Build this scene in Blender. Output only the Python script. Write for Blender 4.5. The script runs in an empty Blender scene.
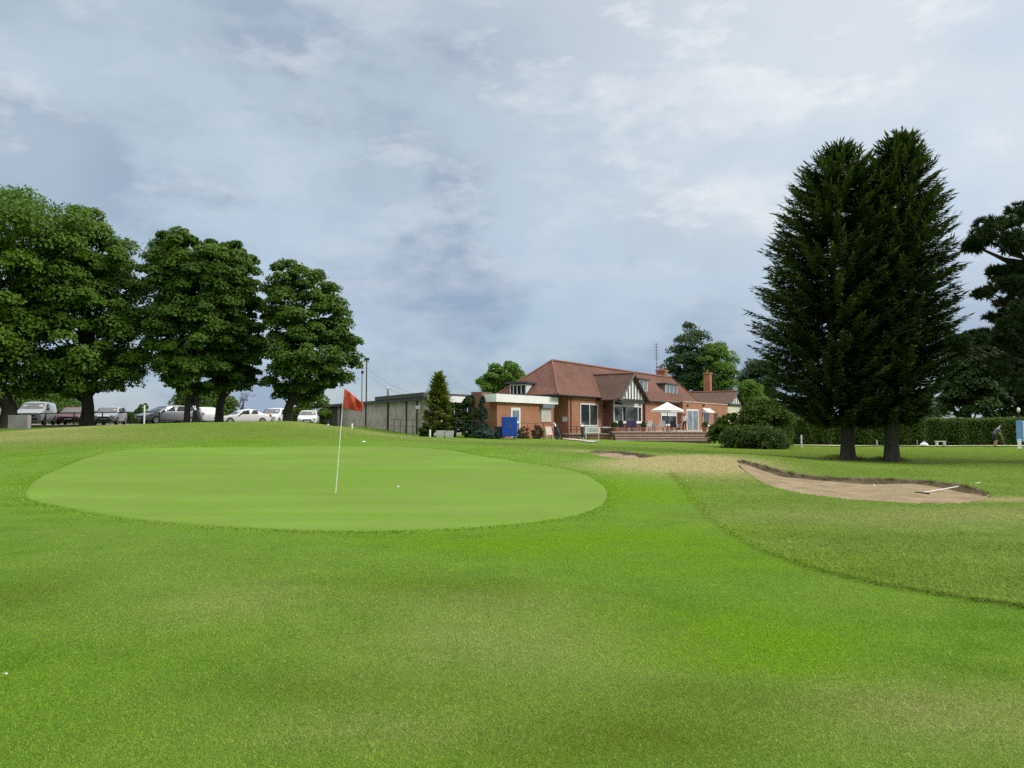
SUN_STRENGTH, ZENITH, EXPOSURE, BLADES = 1.5, 4.5, 0.55, 330000
import bpy, bmesh, math, random
import numpy as np
from mathutils import Vector, Matrix
random.seed(11)
RNG = np.random.default_rng(7)
SC = bpy.context.scene
COL = SC.collection
R = math.radians

# ------------------------------------------------------------------ camera
FPX = 740.0
EYE = Vector((0, 0, 1.6))
PITCH = math.atan(40 / FPX)
cam_d = bpy.data.cameras.new("camera")
cam = bpy.data.objects.new("camera", cam_d)
COL.objects.link(cam)
cam.location = EYE
cam.rotation_euler = (math.pi / 2 + PITCH, 0, 0)
cam_d.sensor_width = 36
cam_d.lens = FPX / 1024 * 36
cam_d.clip_end = 9000
cam_d.clip_start = 0.05
SC.camera = cam
FW = np.array([0, math.cos(PITCH), math.sin(PITCH)])
UPV = np.array([0, -math.sin(PITCH), math.cos(PITCH)])


def ray(px, py):
    return np.array([(px - 512) / FPX, 0, 0]) + FW + UPV * (384 - py) / FPX


def at(px, py, Y):
    """the world point seen at a photo pixel, Y metres ahead"""
    d = ray(px, py)
    k = Y / d[1]
    return np.array([0, 0, 1.6]) + d * k


# ------------------------------------------------------------------ terrain
CTRL = [  # (px, py, metres ahead)
    (335, 495, 16.7), (25, 495, 16.7), (607, 495, 16.7), (335, 531, 11.05), (60, 531, 11.1), (600, 531, 11.1),
    (60, 470, 21), (335, 470, 21), (560, 472, 20.8), (335, 458, 25), (180, 458, 25), (500, 460, 24.4),
    (100, 448, 29), (290, 446.5, 30), (440, 448, 29.5), (560, 453, 28), (620, 455, 27),
    (290, 433, 35), (200, 433, 35), (110, 437, 34), (40, 443, 31), (380, 438, 37),
    (290, 421, 41), (250, 421.3, 41), (200, 422.3, 42), (150, 424, 42), (100, 425.5, 43), (50, 428.5, 43), (0, 431.5, 43),
    (330, 428, 45), (380, 433, 47), (430, 438, 50), (-120, 432, 43), (-120, 470, 24),
    (500, 439, 54), (560, 440, 56), (620, 441.5, 59), (700, 444, 60), (660, 446.5, 45), (560, 444, 42), (480, 442, 42),
    (884, 479, 19.5), (934, 482, 18.5), (973, 488, 16.8), (818, 477, 20), (781, 471, 21), (740, 460.5, 22.3), (700, 456, 24),
    (660, 457, 24), (640, 466, 21.5), (700, 470, 20.5), (879, 502, 15), (809, 495, 16.2), (768, 485, 18.3), (742, 470, 21.3),
    (934, 504, 14.8), (995, 501, 15.2), (1080, 500, 15.6), (720, 455, 28), (760, 460, 30), (850, 461, 35.5), (895, 462, 35.5), (960, 461, 36), (1060, 461, 36),
    (740, 449, 47), (800, 448, 50), (900, 446.5, 57), (1020, 446.5, 57), (1100, 446.5, 57),
    (700, 500, 15.6), (850, 545, 9.8), (1024, 610, 6.4), (700, 560, 8.7),
]
cp = [at(*c) for c in CTRL]
for xx, yy, zz in [(-8, 4, 0), (0, 4, 0), (8, 4, 0), (-14, 10, .05), (14, 10, 0), (0, -10, 0), (-20, -10, 0), (20, -10, 0), (0, -40, 0),
                   (-50, 60, 1.5), (-40, 60, 1.5), (-30, 62, 1.5), (-20, 66, 1.4), (-24, 56, 1.52), (-14, 60, .95), (-14, 75, 1.3), (-30, 100, 1.4), (-60, 100, 1.4),
                   (0, 62, .5), (0, 100, .6), (12, 66, .35), (30, 90, .2), (60, 100, -.1), (30, 62, -.2), (60, 60, -.2), (45, 30, -.1),
                   (-80, 30, 1.0), (-60, 0, .2), (60, 0, 0), (-90, 160, 1.2), (0, 160, .8), (90, 160, 0)]:
    cp.append(np.array([xx, yy, zz]))
cp = np.array(cp)


def _phi(d2):
    return np.sqrt(d2 + 9.0)


_A = _phi(((cp[:, None, :2] - cp[None, :, :2]) ** 2).sum(-1)) - np.eye(len(cp)) * 0.12
_n = len(cp)
_M = np.zeros((_n + 3, _n + 3))
_M[:_n, :_n] = _A
_M[:_n, _n] = 1
_M[:_n, _n + 1:] = cp[:, :2]
_M[_n, :_n] = 1
_M[_n + 1:, :_n] = cp[:, :2].T
_W = np.linalg.solve(_M, np.concatenate([cp[:, 2], [0, 0, 0]]))


def gza(x, y):
    """ground height, arrays"""
    x = np.atleast_1d(np.asarray(x, float))
    y = np.atleast_1d(np.asarray(y, float))
    out = np.empty(len(x))
    for s in range(0, len(x), 40000):
        X = np.stack([x[s:s + 40000], y[s:s + 40000]], 1)
        d2 = ((X[:, None, :] - cp[None, :, :2]) ** 2).sum(-1)
        out[s:s + 40000] = _phi(d2) @ _W[:_n] + _W[_n] + X @ _W[_n + 1:]
    r = np.hypot(x, y - 40)
    k = np.clip((r - 110) / 120, 0, 1)
    k = k * k * (3 - 2 * k)
    far = np.clip(0.8 - x * 0.008, -0.3, 1.4)
    out = out * (1 - k) + far * k
    ro = np.clip((r - 12) / 25, 0, 1)
    return out + 0.02 * np.sin(x * .9 + 1.3 * np.sin(y * .6)) * np.sin(y * .8)


def gz(x, y):
    return float(gza(x, y)[0])


def hit(px, py):
    """where the ray of a photo pixel meets the ground"""
    d = ray(px, py)
    ys = np.arange(2.0, 110, 0.05)
    k = ys / d[1]
    xs = d[0] * k
    zs = 1.6 + d[2] * k
    g = gza(xs, ys)
    b = np.nonzero(zs <= g)[0]
    i = b[0] if len(b) else len(ys) - 1
    return np.array([xs[i], ys[i]])


def catmull(pts, closed, per):
    P = [np.array(p, float) for p in pts]
    n = len(P)
    out = []
    m = n if closed else n - 1
    for i in range(m):
        if closed:
            a, b, c, d = P[(i - 1) % n], P[i], P[(i + 1) % n], P[(i + 2) % n]
        else:
            a, b, c, d = P[max(i - 1, 0)], P[i], P[i + 1], P[min(i + 2, n - 1)]
        for k in range(per):
            t = k / per
            out.append(.5 * (2 * b + (c - a) * t + (2 * a - 5 * b + 4 * c - d) * t * t + (3 * b - a - 3 * c + d) * t ** 3))
    if not closed:
        out.append(P[-1])
    return np.array(out)


def seg_dist(X, Y, poly, closed):
    best = np.full(len(X), 1e9)
    n = len(poly)
    for i in range(n if closed else n - 1):
        a, b = poly[i], poly[(i + 1) % n]
        ab = b - a
        t = np.clip(((X - a[0]) * ab[0] + (Y - a[1]) * ab[1]) / max(ab @ ab, 1e-9), 0, 1)
        best = np.minimum(best, np.hypot(X - a[0] - t * ab[0], Y - a[1] - t * ab[1]))
    return best


def in_poly(X, Y, poly):
    ins = np.zeros(len(X), bool)
    n = len(poly)
    for i in range(n):
        x1, y1 = poly[i]
        x2, y2 = poly[(i + 1) % n]
        if y1 == y2:
            continue
        c = ((y1 > Y) != (y2 > Y)) & (X < (x2 - x1) * (Y - y1) / (y2 - y1) + x1)
        ins ^= c
    return ins


# ------------------------------------------------------------------ mesh helpers
def link(o, parent=None):
    COL.objects.link(o)
    if parent is not None:
        o.parent = parent
    return o


def tag(o, label, cat, group=None):
    o["label"] = label
    o["category"] = cat
    if group:
        o["group"] = group
    return o


def empty(name, loc, rz=0.0):
    o = bpy.data.objects.new(name, None)
    o.empty_display_size = .3
    o.location = loc
    o.rotation_euler = (0, 0, rz)
    return link(o)


def structure(o):
    o["kind"] = "structure"
    return o


class MB:
    """collects shapes, then links them as ONE mesh object"""

    def __init__(s):
        s.v, s.f, s.m, s.sm = [], [], [], []

    def add(s, verts, faces, mi=0, smooth=False):
        k = len(s.v)
        s.v += [tuple(map(float, q)) for q in verts]
        for fc in faces:
            s.f.append([i + k for i in fc])
            s.m.append(mi)
            s.sm.append(smooth)
        return s

    def box(s, c, d, mi=0, rz=0.0, bev=0.0):
        """box by centre and size; with bev the edges are chamfered"""
        hx, hy, hz = d[0] / 2, d[1] / 2, d[2] / 2
        if bev <= 0:
            V = [(x * hx, y * hy, z * hz) for z in (-1, 1) for x, y in ((-1, -1), (1, -1), (1, 1), (-1, 1))]
            F = [(3, 2, 1, 0), (4, 5, 6, 7), (0, 1, 5, 4), (1, 2, 6, 5), (2, 3, 7, 6), (3, 0, 4, 7)]
        else:
            bm = bmesh.new()
            bmesh.ops.create_cube(bm, size=1)
            for v in bm.verts:
                v.co = Vector((v.co.x * d[0], v.co.y * d[1], v.co.z * d[2]))
            bmesh.ops.bevel(bm, geom=bm.edges[:], offset=bev, segments=2, affect='EDGES', profile=.6)
            bm.verts.index_update()
            V = [v.co[:] for v in bm.verts]
            F = [[v.index for v in f.verts] for f in bm.faces]
            bm.free()
        ca, sa = math.cos(rz), math.sin(rz)
        s.add([(c[0] + x * ca - y * sa, c[1] + x * sa + y * ca, c[2] + z) for x, y, z in V], F, mi)
        return s

    def bb(s, x0, x1, y0, y1, z0, z1, mi=0, bev=0.0):
        return s.box(((x0 + x1) / 2, (y0 + y1) / 2, (z0 + z1) / 2), (abs(x1 - x0), abs(y1 - y0), abs(z1 - z0)), mi, 0, bev)

    def tube(s, pts, rad, seg=8, mi=0, cap=True, smooth=True):
        pts = [np.array(p, float) for p in pts]
        if not hasattr(rad, '__len__'):
            rad = [rad] * len(pts)
        V, F = [], []
        ref = None
        for i, p in enumerate(pts):
            t = pts[min(i + 1, len(pts) - 1)] - pts[max(i - 1, 0)]
            t = t / (np.linalg.norm(t) + 1e-9)
            if ref is None:
                ref = np.array([1., 0, 0]) if abs(t[0]) < .8 else np.array([0, 1., 0])
            a = np.cross(t, ref)
            a /= np.linalg.norm(a) + 1e-9
            b = np.cross(t, a)
            ref = np.cross(a, t)
            for k in range(seg):
                w = 2 * math.pi * k / seg
                V.append(p + rad[i] * (a * math.cos(w) + b * math.sin(w)))
        for i in range(len(pts) - 1):
            for k in range(seg):
                F.append((i * seg + k, i * seg + (k + 1) % seg, (i + 1) * seg + (k + 1) % seg, (i + 1) * seg + k))
        s.add(V, F, mi, smooth)
        if cap:
            n = len(pts)
            s.add(V[:seg], [list(range(seg))[::-1]], mi)
            s.add(V[(n - 1) * seg:], [list(range(seg))], mi)
        return s

    def lathe(s, prof, c=(0, 0, 0), seg=16, mi=0, smooth=True):
        V, F = [], []
        for r_, z in prof:
            for k in range(seg):
                w = 2 * math.pi * k / seg
                V.append((c[0] + r_ * math.cos(w), c[1] + r_ * math.sin(w), c[2] + z))
        for i in range(len(prof) - 1):
            for k in range(seg):
                F.append((i * seg + k, i * seg + (k + 1) % seg, (i + 1) * seg + (k + 1) % seg, (i + 1) * seg + k))
        F.append(list(range(seg))[::-1])
        F.append([(len(prof) - 1) * seg + k for k in range(seg)])
        return s.add(V, F, mi, smooth)

    def ball(s, c, r, seg=12, mi=0):
        rx, ry, rz = r if hasattr(r, '__len__') else (r, r, r)
        V, F = [], []
        n = seg // 2 + 1
        for i in range(n + 1):
            a = math.pi * (i + .02) / (n + .04)
            for k in range(seg):
                w = 2 * math.pi * k / seg
                V.append((c[0] + rx * math.sin(a) * math.cos(w), c[1] + ry * math.sin(a) * math.sin(w), c[2] - rz * math.cos(a)))
        for i in range(n):
            for k in range(seg):
                F.append((i * seg + k, i * seg + (k + 1) % seg, (i + 1) * seg + (k + 1) % seg, (i + 1) * seg + k))
        return s.add(V, F, mi, True)

    def slab(s, quad, th, mi=0, down=True):
        """a plate: polygon given by its top, thickened along its normal"""
        q = [np.array(p, float) for p in quad]
        n = np.cross(q[1] - q[0], q[2] - q[0])
        n /= np.linalg.norm(n)
        k = len(q)
        lo = [p - n * th for p in q]
        F = [list(range(k)), [k + i for i in range(k)][::-1]]
        F += [(i, k + i, k + (i + 1) % k, (i + 1) % k) for i in range(k)]
        return s.add(q + lo, F, mi)

    def prism(s, poly, z0, z1, mi=0):
        """upright prism over a counter-clockwise outline; z1 may be a list"""
        k = len(poly)
        zt = z1 if hasattr(z1, '__len__') else [z1] * k
        zb = z0 if hasattr(z0, '__len__') else [z0] * k
        V = [(p[0], p[1], zb[i]) for i, p in enumerate(poly)] + [(p[0], p[1], zt[i]) for i, p in enumerate(poly)]
        F = [list(range(k))[::-1], [k + i for i in range(k)]] + [(i, (i + 1) % k, k + (i + 1) % k, k + i) for i in range(k)]
        return s.add(V, F, mi)

    def build(s, name, mats, parent=None, off=None):
        me = bpy.data.meshes.new(name)
        V = s.v if off is None else [(a - off[0], b - off[1], c - off[2]) for a, b, c in s.v]
        me.from_pydata(V, [], s.f)
        if not isinstance(mats, (list, tuple)):
            mats = [mats]
        for m in mats:
            me.materials.append(m)
        me.polygons.foreach_set("material_index", s.m)
        me.polygons.foreach_set("use_smooth", s.sm)
        me.update()
        bm = bmesh.new()
        bm.from_mesh(me)
        bmesh.ops.recalc_face_normals(bm, faces=bm.faces[:])
        bm.to_mesh(me)
        bm.free()
        return link(bpy.data.objects.new(name, me), parent)


def grid_mesh(name, P, quads, mat, attrs=None, smooth=True):
    me = bpy.data.meshes.new(name)
    me.vertices.add(len(P))
    me.vertices.foreach_set("co", np.asarray(P, np.float32).ravel())
    nf, k = quads.shape
    me.loops.add(nf * k)
    me.loops.foreach_set("vertex_index", quads.astype(np.int32).ravel())
    me.polygons.add(nf)
    me.polygons.foreach_set("loop_start", np.arange(0, nf * k, k, dtype=np.int32))
    me.polygons.foreach_set("use_smooth", np.full(nf, smooth))
    me.update(calc_edges=True)
    if attrs:
        for an, av in attrs.items():
            at_ = me.attributes.new(an, 'FLOAT', 'POINT')
            at_.data.foreach_set("value", np.asarray(av, np.float32))
    me.materials.append(mat)
    me.validate()
    return me


def unit(a):
    return a / (np.linalg.norm(a, axis=-1, keepdims=True) + 1e-9)


def cards(name, P, D, N, L, W, tint, mat, fold=.12, wpos=.45):
    """many small leaves: rhombic cards with a fold down the middle"""
    D = unit(D)
    S = unit(np.cross(D, N))
    N2 = np.cross(S, D)
    n = len(P)
    L = np.broadcast_to(L, (n,))[:, None]
    W = np.broadcast_to(W, (n,))[:, None]
    V = np.empty((n, 4, 3))
    V[:, 0] = P - D * L * .5
    V[:, 1] = P + D * L * (wpos - .5) + S * W * .5 + N2 * W * fold
    V[:, 2] = P + D * L * .5
    V[:, 3] = P + D * L * (wpos - .5) - S * W * .5 + N2 * W * fold
    q = np.arange(n * 4).reshape(n, 4)
    tris = np.concatenate([q[:, [0, 1, 2]], q[:, [0, 2, 3]]])
    return grid_mesh(name, V.reshape(-1, 3), tris, mat, {"tint": np.repeat(tint, 4)}, smooth=False)


def sphere_dirs(n, rng=RNG):
    v = rng.normal(size=(n, 3))
    return unit(v)


# ------------------------------------------------------------------ materials
def new_mat(name):
    m = bpy.data.materials.new(name)
    m.use_nodes = True
    nt = m.node_tree
    b = nt.nodes["Principled BSDF"]
    return m, nt, b


def N_(nt, t, **kw):
    n = nt.nodes.new(t)
    for k, v in kw.items():
        if k.startswith("i_"):
            n.inputs[k[2:].replace("_", " ")].default_value = v
        else:
            setattr(n, k, v)
    return n


def mixc(nt, fac, a, b, mode='MIX'):
    n = nt.nodes.new("ShaderNodeMix")
    n.data_type = 'RGBA'
    n.blend_type = mode
    for sock, val in ((n.inputs[0], fac), (n.inputs[6], a), (n.inputs[7], b)):
        if hasattr(val, "is_linked"):
            nt.links.new(val, sock)
        elif hasattr(val, '__len__'):
            sock.default_value = (*val[:3], 1)
        else:
            sock.default_value = val
    return n.outputs[2]


def math_(nt, op, a, b=None, clamp=False):
    n = nt.nodes.new("ShaderNodeMath")
    n.operation = op
    n.use_clamp = clamp
    for i, v in enumerate((a, b)):
        if v is None:
            continue
        if hasattr(v, "is_linked"):
            nt.links.new(v, n.inputs[i])
        else:
            n.inputs[i].default_value = v
    return n.outputs[0]


def noise(nt, co, scale, detail=3, rough=.55, lo=.35, hi=.65):
    n = N_(nt, "ShaderNodeTexNoise")
    n.inputs["Scale"].default_value = scale
    n.inputs["Detail"].default_value = detail
    n.inputs["Roughness"].default_value = rough
    nt.links.new(co, n.inputs["Vector"])
    mr = N_(nt, "ShaderNodeMapRange", clamp=True)
    nt.links.new(n.outputs[0], mr.inputs[0])
    mr.inputs[1].default_value = lo
    mr.inputs[2].default_value = hi
    return mr.outputs[0]


def mat(name, c, rough=.6, c2=None, scale=4.0, bump=0.0, bscale=None, metal=0.0, spec=.5, streak=False):
    """a plain procedural surface: two close colours mixed by noise, with a light bump"""
    m, nt, b = new_mat(name)
    tc = N_(nt, "ShaderNodeTexCoord").outputs["Object"]
    if streak:
        mp = N_(nt, "ShaderNodeMapping")
        mp.inputs["Scale"].default_value = (1, 1, .12)
        nt.links.new(tc, mp.inputs[0])
        tc = mp.outputs[0]
    if c2 is None:
        c2 = tuple(x * .82 for x in c)
    f = noise(nt, tc, scale, 5)
    nt.links.new(mixc(nt, f, c, c2), b.inputs["Base Color"])
    b.inputs["Roughness"].default_value = rough
    b.inputs["Metallic"].default_value = metal
    b.inputs["Specular IOR Level"].default_value = spec
    if bump:
        f2 = noise(nt, tc, bscale or scale * 6, 4)
        bp = N_(nt, "ShaderNodeBump")
        bp.inputs["Strength"].default_value = bump
        bp.inputs["Distance"].default_value = .02
        nt.links.new(f2, bp.inputs["Height"])
        nt.links.new(bp.outputs[0], b.inputs["Normal"])
    return m


def brick_mat(name, c1, c2, mortar, bw, bh, ms, vary, vary_scale=.6, rough=.85, bump=.4):
    """courses laid along local X+Y and Z: works on both wall directions of a building"""
    m, nt, b = new_mat(name)
    tc = N_(nt, "ShaderNodeTexCoord").outputs["Object"]
    sp = N_(nt, "ShaderNodeSeparateXYZ")
    nt.links.new(tc, sp.inputs[0])
    cb = N_(nt, "ShaderNodeCombineXYZ")
    nt.links.new(math_(nt, 'ADD', sp.outputs[0], sp.outputs[1]), cb.inputs[0])
    nt.links.new(sp.outputs[2], cb.inputs[1])
    bt = N_(nt, "ShaderNodeTexBrick")
    nt.links.new(cb.outputs[0], bt.inputs["Vector"])
    bt.inputs["Color1"].default_value = (*c1, 1)
    bt.inputs["Color2"].default_value = (*c2, 1)
    bt.inputs["Mortar"].default_value = (*mortar, 1)
    bt.inputs["Scale"].default_value = 1
    bt.inputs["Mortar Size"].default_value = ms
    bt.inputs["Brick Width"].default_value = bw
    bt.inputs["Row Height"].default_value = bh
    f = noise(nt, tc, vary_scale, 6, .6)
    f2 = noise(nt, tc, vary_scale * 9, 4, .6)
    c = mixc(nt, f, bt.outputs[0], vary, 'MULTIPLY')
    c = mixc(nt, f2, c, tuple(min(1, x * 1.05) for x in vary), 'MULTIPLY')
    nt.links.new(c, b.inputs["Base Color"])
    b.inputs["Roughness"].default_value = rough
    bp = N_(nt, "ShaderNodeBump")
    bp.inputs["Strength"].default_value = bump
    bp.inputs["Distance"].default_value = .012
    nt.links.new(bt.outputs["Fac"], bp.inputs["Height"])
    bp.invert = True
    nt.links.new(bp.outputs[0], b.inputs["Normal"])
    return m


def leaf_mat(name, ca, cb, cc=None, trans=.3, rough=.5):
    """leaf colours spread leaf by leaf (tint) and in broad patches through the crown"""
    m, nt, b = new_mat(name)
    at_ = N_(nt, "ShaderNodeAttribute", attribute_name="tint")
    tc = N_(nt, "ShaderNodeTexCoord").outputs["Object"]
    f = noise(nt, tc, .55, 3)
    c = mixc(nt, at_.outputs["Fac"], ca, cb)
    if cc is not None:
        c = mixc(nt, math_(nt, 'MULTIPLY', f, .6), c, cc)
    nt.links.new(c, b.inputs["Base Color"])
    b.inputs["Roughness"].default_value = rough
    b.inputs["Specular IOR Level"].default_value = .12
    tr = N_(nt, "ShaderNodeBsdfTranslucent")
    nt.links.new(mixc(nt, 1.0, c, (1.25, 1.3, .7), 'MULTIPLY'), tr.inputs[0])
    ms = N_(nt, "ShaderNodeMixShader")
    ms.inputs[0].default_value = trans
    nt.links.new(b.outputs[0], ms.inputs[1])
    nt.links.new(tr.outputs[0], ms.inputs[2])
    nt.links.new(ms.outputs[0], nt.nodes["Material Output"].inputs[0])
    return m


def bark_mat(name, c, c2):
    m, nt, b = new_mat(name)
    tc = N_(nt, "ShaderNodeTexCoord").outputs["Object"]
    mp = N_(nt, "ShaderNodeMapping")
    mp.inputs["Scale"].default_value = (1, 1, .18)
    nt.links.new(tc, mp.inputs[0])
    f = noise(nt, mp.outputs[0], 9, 6, .65)
    nt.links.new(mixc(nt, f, c, c2), b.inputs["Base Color"])
    b.inputs["Roughness"].default_value = .95
    bp = N_(nt, "ShaderNodeBump")
    bp.inputs["Strength"].default_value = .9
    bp.inputs["Distance"].default_value = .06
    nt.links.new(f, bp.inputs["Height"])
    nt.links.new(bp.outputs[0], b.inputs["Normal"])
    return m


def glass_mat(name, c=(.015, .018, .022), rough=.04):
    m, nt, b = new_mat(name)
    tc = N_(nt, "ShaderNodeTexCoord").outputs["Object"]
    f = noise(nt, tc, 1.4, 2)
    nt.links.new(mixc(nt, f, c, tuple(x * 2.2 for x in c)), b.inputs["Base Color"])
    b.inputs["Roughness"].default_value = rough
    b.inputs["Specular IOR Level"].default_value = .6
    return m


def paint_mat(name, c, coat=.6, rough=.35, metal=0.0):
    m = mat(name, c, rough, tuple(x * .9 for x in c), 2.0, metal=metal)
    b = m.node_tree.nodes["Principled BSDF"]
    b.inputs["Coat Weight"].default_value = coat
    b.inputs["Coat Roughness"].default_value = .08
    return m
# ------------------------------------------------------------------ sky and light
SUN_EL, SUN_AZ = R(33), R(97)          # azimuth clockwise from +Y: the sun stands to the right
sdir = Vector((math.sin(SUN_AZ) * math.cos(SUN_EL), math.cos(SUN_AZ) * math.cos(SUN_EL), math.sin(SUN_EL)))
sl = bpy.data.lights.new("sun", 'SUN')
sl.energy = SUN_STRENGTH
sl.angle = R(12)
sl.color = (1.0, .95, .87)
so = link(bpy.data.objects.new("sun", sl))
so.location = (60, 0, 60)
so.rotation_euler = (-sdir).to_track_quat('-Z', 'Y').to_euler()

W = bpy.data.worlds.new("World")
SC.world = W
W.use_nodes = True
nt = W.node_tree
bg = nt.nodes["Background"]
bg.inputs[1].default_value = .1
sky = N_(nt, "ShaderNodeTexSky", sky_type='NISHITA', sun_disc=False, sun_elevation=SUN_EL, sun_rotation=SUN_AZ)
tcw = N_(nt, "ShaderNodeTexCoord").outputs["Generated"]
sp = N_(nt, "ShaderNodeSeparateXYZ")
nt.links.new(tcw, sp.inputs[0])
zc = math_(nt, 'MAXIMUM', sp.outputs[2], 0.0)
zd = math_(nt, 'ADD', zc, .34)
pl = N_(nt, "ShaderNodeCombineXYZ")      # the direction projected onto a flat cloud layer
nt.links.new(math_(nt, 'DIVIDE', sp.outputs[0], zd), pl.inputs[0])
nt.links.new(math_(nt, 'DIVIDE', sp.outputs[1], zd), pl.inputs[1])
def shifted(v, sc, loc):
    mp = N_(nt, "ShaderNodeMapping")
    mp.inputs["Location"].default_value = loc
    mp.inputs["Scale"].default_value = sc
    nt.links.new(v, mp.inputs[0])
    return mp.outputs[0]
big = noise(nt, shifted(tcw, (1, 1, 1.7), (5.6, 2.7, 2.9)), 2.2, 5, .5, .42, .60)
mid = noise(nt, shifted(tcw, (1, 1, 1.9), (7.3, 2.2, .4)), 4.2, 9, .59, .42, .60)
wisp = noise(nt, shifted(tcw, (1, 1, 2.3), (4.4, 6.2, .9)), 5.2, 9, .62, .49, .62)
# brightness towards the veiled sun on the right
dt = N_(nt, "ShaderNodeVectorMath", operation='DOT_PRODUCT')
nt.links.new(tcw, dt.inputs[0])
sdn = Vector((math.sin(R(44)) * math.cos(R(24)), math.cos(R(44)) * math.cos(R(24)), math.sin(R(24))))
dt.inputs[1].default_value = sdn
glow = N_(nt, "ShaderNodeMapRange", clamp=True, interpolation_type='SMOOTHSTEP')
nt.links.new(dt.outputs["Value"], glow.inputs[0])
glow.inputs[1].default_value = .68
glow.inputs[2].default_value = .97
base = mixc(nt, mid, (2.55, 3.15, 3.95), (4.4, 5.1, 5.5))
base = mixc(nt, math_(nt, 'MULTIPLY', big, .6), base, (3.75, 4.5, 5.05))
bl = math_(nt, 'MULTIPLY', wisp, math_(nt, 'ADD', .5, math_(nt, 'MULTIPLY', glow.outputs[0], 1.0)), True)
base = mixc(nt, bl, base, (5.9, 6.05, 6.25))
base = mixc(nt, math_(nt, 'MULTIPLY', glow.outputs[0], .72), base, (5.75, 6.1, 6.35))
# slate blue bank low down
low = N_(nt, "ShaderNodeMapRange", clamp=True, interpolation_type='SMOOTHSTEP')
nt.links.new(sp.outputs[2], low.inputs[0])
low.inputs[1].default_value = .34
low.inputs[2].default_value = .04
lowf = math_(nt, 'MULTIPLY', low.outputs[0], .8)
low_c = mixc(nt, mid, (1.65, 2.4, 3.6), (2.5, 3.25, 4.4))
base = mixc(nt, lowf, base, low_c)
# overcast: the zenith is brighter than the horizon
ze = N_(nt, "ShaderNodeMapRange", clamp=True, interpolation_type='SMOOTHSTEP')
nt.links.new(sp.outputs[2], ze.inputs[0])
ze.inputs[1].default_value = .50
ze.inputs[2].default_value = .95
ze.inputs[3].default_value = 1.0
ze.inputs[4].default_value = ZENITH
zw = N_(nt, "ShaderNodeMapRange", clamp=True)
nt.links.new(sp.outputs[2], zw.inputs[0])
zw.inputs[1].default_value = .48
zw.inputs[2].default_value = .8
base = mixc(nt, math_(nt, 'MULTIPLY', zw.outputs[0], .85), base, (5.15, 5.0, 4.7))
hs = N_(nt, "ShaderNodeVectorMath", operation='SCALE')
nt.links.new(base, hs.inputs[0])
nt.links.new(ze.outputs[0], hs.inputs["Scale"])
gap = math_(nt, 'SUBTRACT', 1.0, math_(nt, 'MULTIPLY', mid, .3))
col = mixc(nt, math_(nt, 'MULTIPLY', gap, .93), sky.outputs[0], hs.outputs[0])
nt.links.new(col, bg.inputs[0])

SC.view_settings.view_transform = 'Standard'
SC.view_settings.look = 'None'
SC.view_settings.exposure = EXPOSURE
SC.view_settings.gamma = 1
SC.view_settings.use_curve_mapping = False
SC.render.engine = 'CYCLES'
SC.cycles.max_bounces = 6
SC.cycles.diffuse_bounces = 3
SC.cycles.transmission_bounces = 4
SC.cycles.use_denoising = False

# ------------------------------------------------------------------ regions of the course (world outlines)
MOW = [(668, 474), (676, 482), (688, 498), (703, 516), (725, 533), (752, 549), (790, 564), (830, 576), (880, 588), (930, 597), (980, 604), (1024, 611), (1090, 621)]
mow_w = catmull([hit(*p) for p in MOW], False, 8)
back_w = np.array([hit(*p) for p in [(655, 467), (610, 463), (570, 458), (520, 451), (450, 443), (330, 441), (200, 442), (110, 446), (50, 452), (-60, 458)]])
rough_poly = np.concatenate([mow_w[::-1], back_w, [[-70, 24], [-400, 60], [-400, 600], [400, 600], [400, 0], [60, 3], mow_w[-1] + [6, -1.5]]])
GREEN = [(25, 495), (34, 482), (60, 469), (88, 458), (118, 451), (200, 447.6), (330, 446.4), (400, 447.2), (440, 449.6), (468, 453.6), (500, 459.5), (540, 465.5), (575, 472), (600, 484), (607, 495),
         (597, 508), (560, 518.5), (480, 527), (380, 531), (280, 530), (180, 524), (90, 513), (40, 503)]
green_w = catmull([hit(*p) for p in GREEN], True, 8)
FAR1 = [(737, 460.3), (752, 463.5), (768, 468), (781, 471.5), (800, 475), (818, 477.5), (850, 478.8), (884, 479.6), (915, 481), (938, 483), (960, 485.8), (976, 489.5), (988, 494.5)]
NEAR1 = [(741, 468), (752, 476), (768, 485), (786, 490.5), (809, 495), (840, 499), (879, 502), (910, 503.5), (934, 504), (955, 503.8), (970, 502.8), (982, 500.5), (990, 496.5)]
FAR2 = [(588, 452.3), (600, 451.2), (615, 451.6), (632, 453.4), (646, 455.2), (655, 456.2)]
NEAR2 = [(590, 453.4), (600, 456), (613, 458), (628, 459.2), (644, 458.6), (654, 457)]


def resample(p, n):
    d = np.concatenate([[0], np.cumsum(np.linalg.norm(np.diff(p, axis=0), axis=1))])
    t = np.linspace(0, d[-1], n)
    return np.stack([np.interp(t, d, p[:, i]) for i in range(2)], 1)


bunkers = []
for fa, ne, dep in ((FAR1, NEAR1, .11), (FAR2, NEAR2, .12)):
    f_ = resample(catmull([hit(*p) for p in fa], False, 6), 90)
    n_ = resample(catmull([hit(*p) for p in ne], False, 6), 90)
    bunkers.append((f_, n_, np.concatenate([f_, n_[::-1]]), dep))


def hump(x, y, px, py, rx, ry):
    c = hit(px, py)
    return np.exp(-((x - c[0]) / rx) ** 2 - ((y - c[1]) / ry) ** 2)


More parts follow.
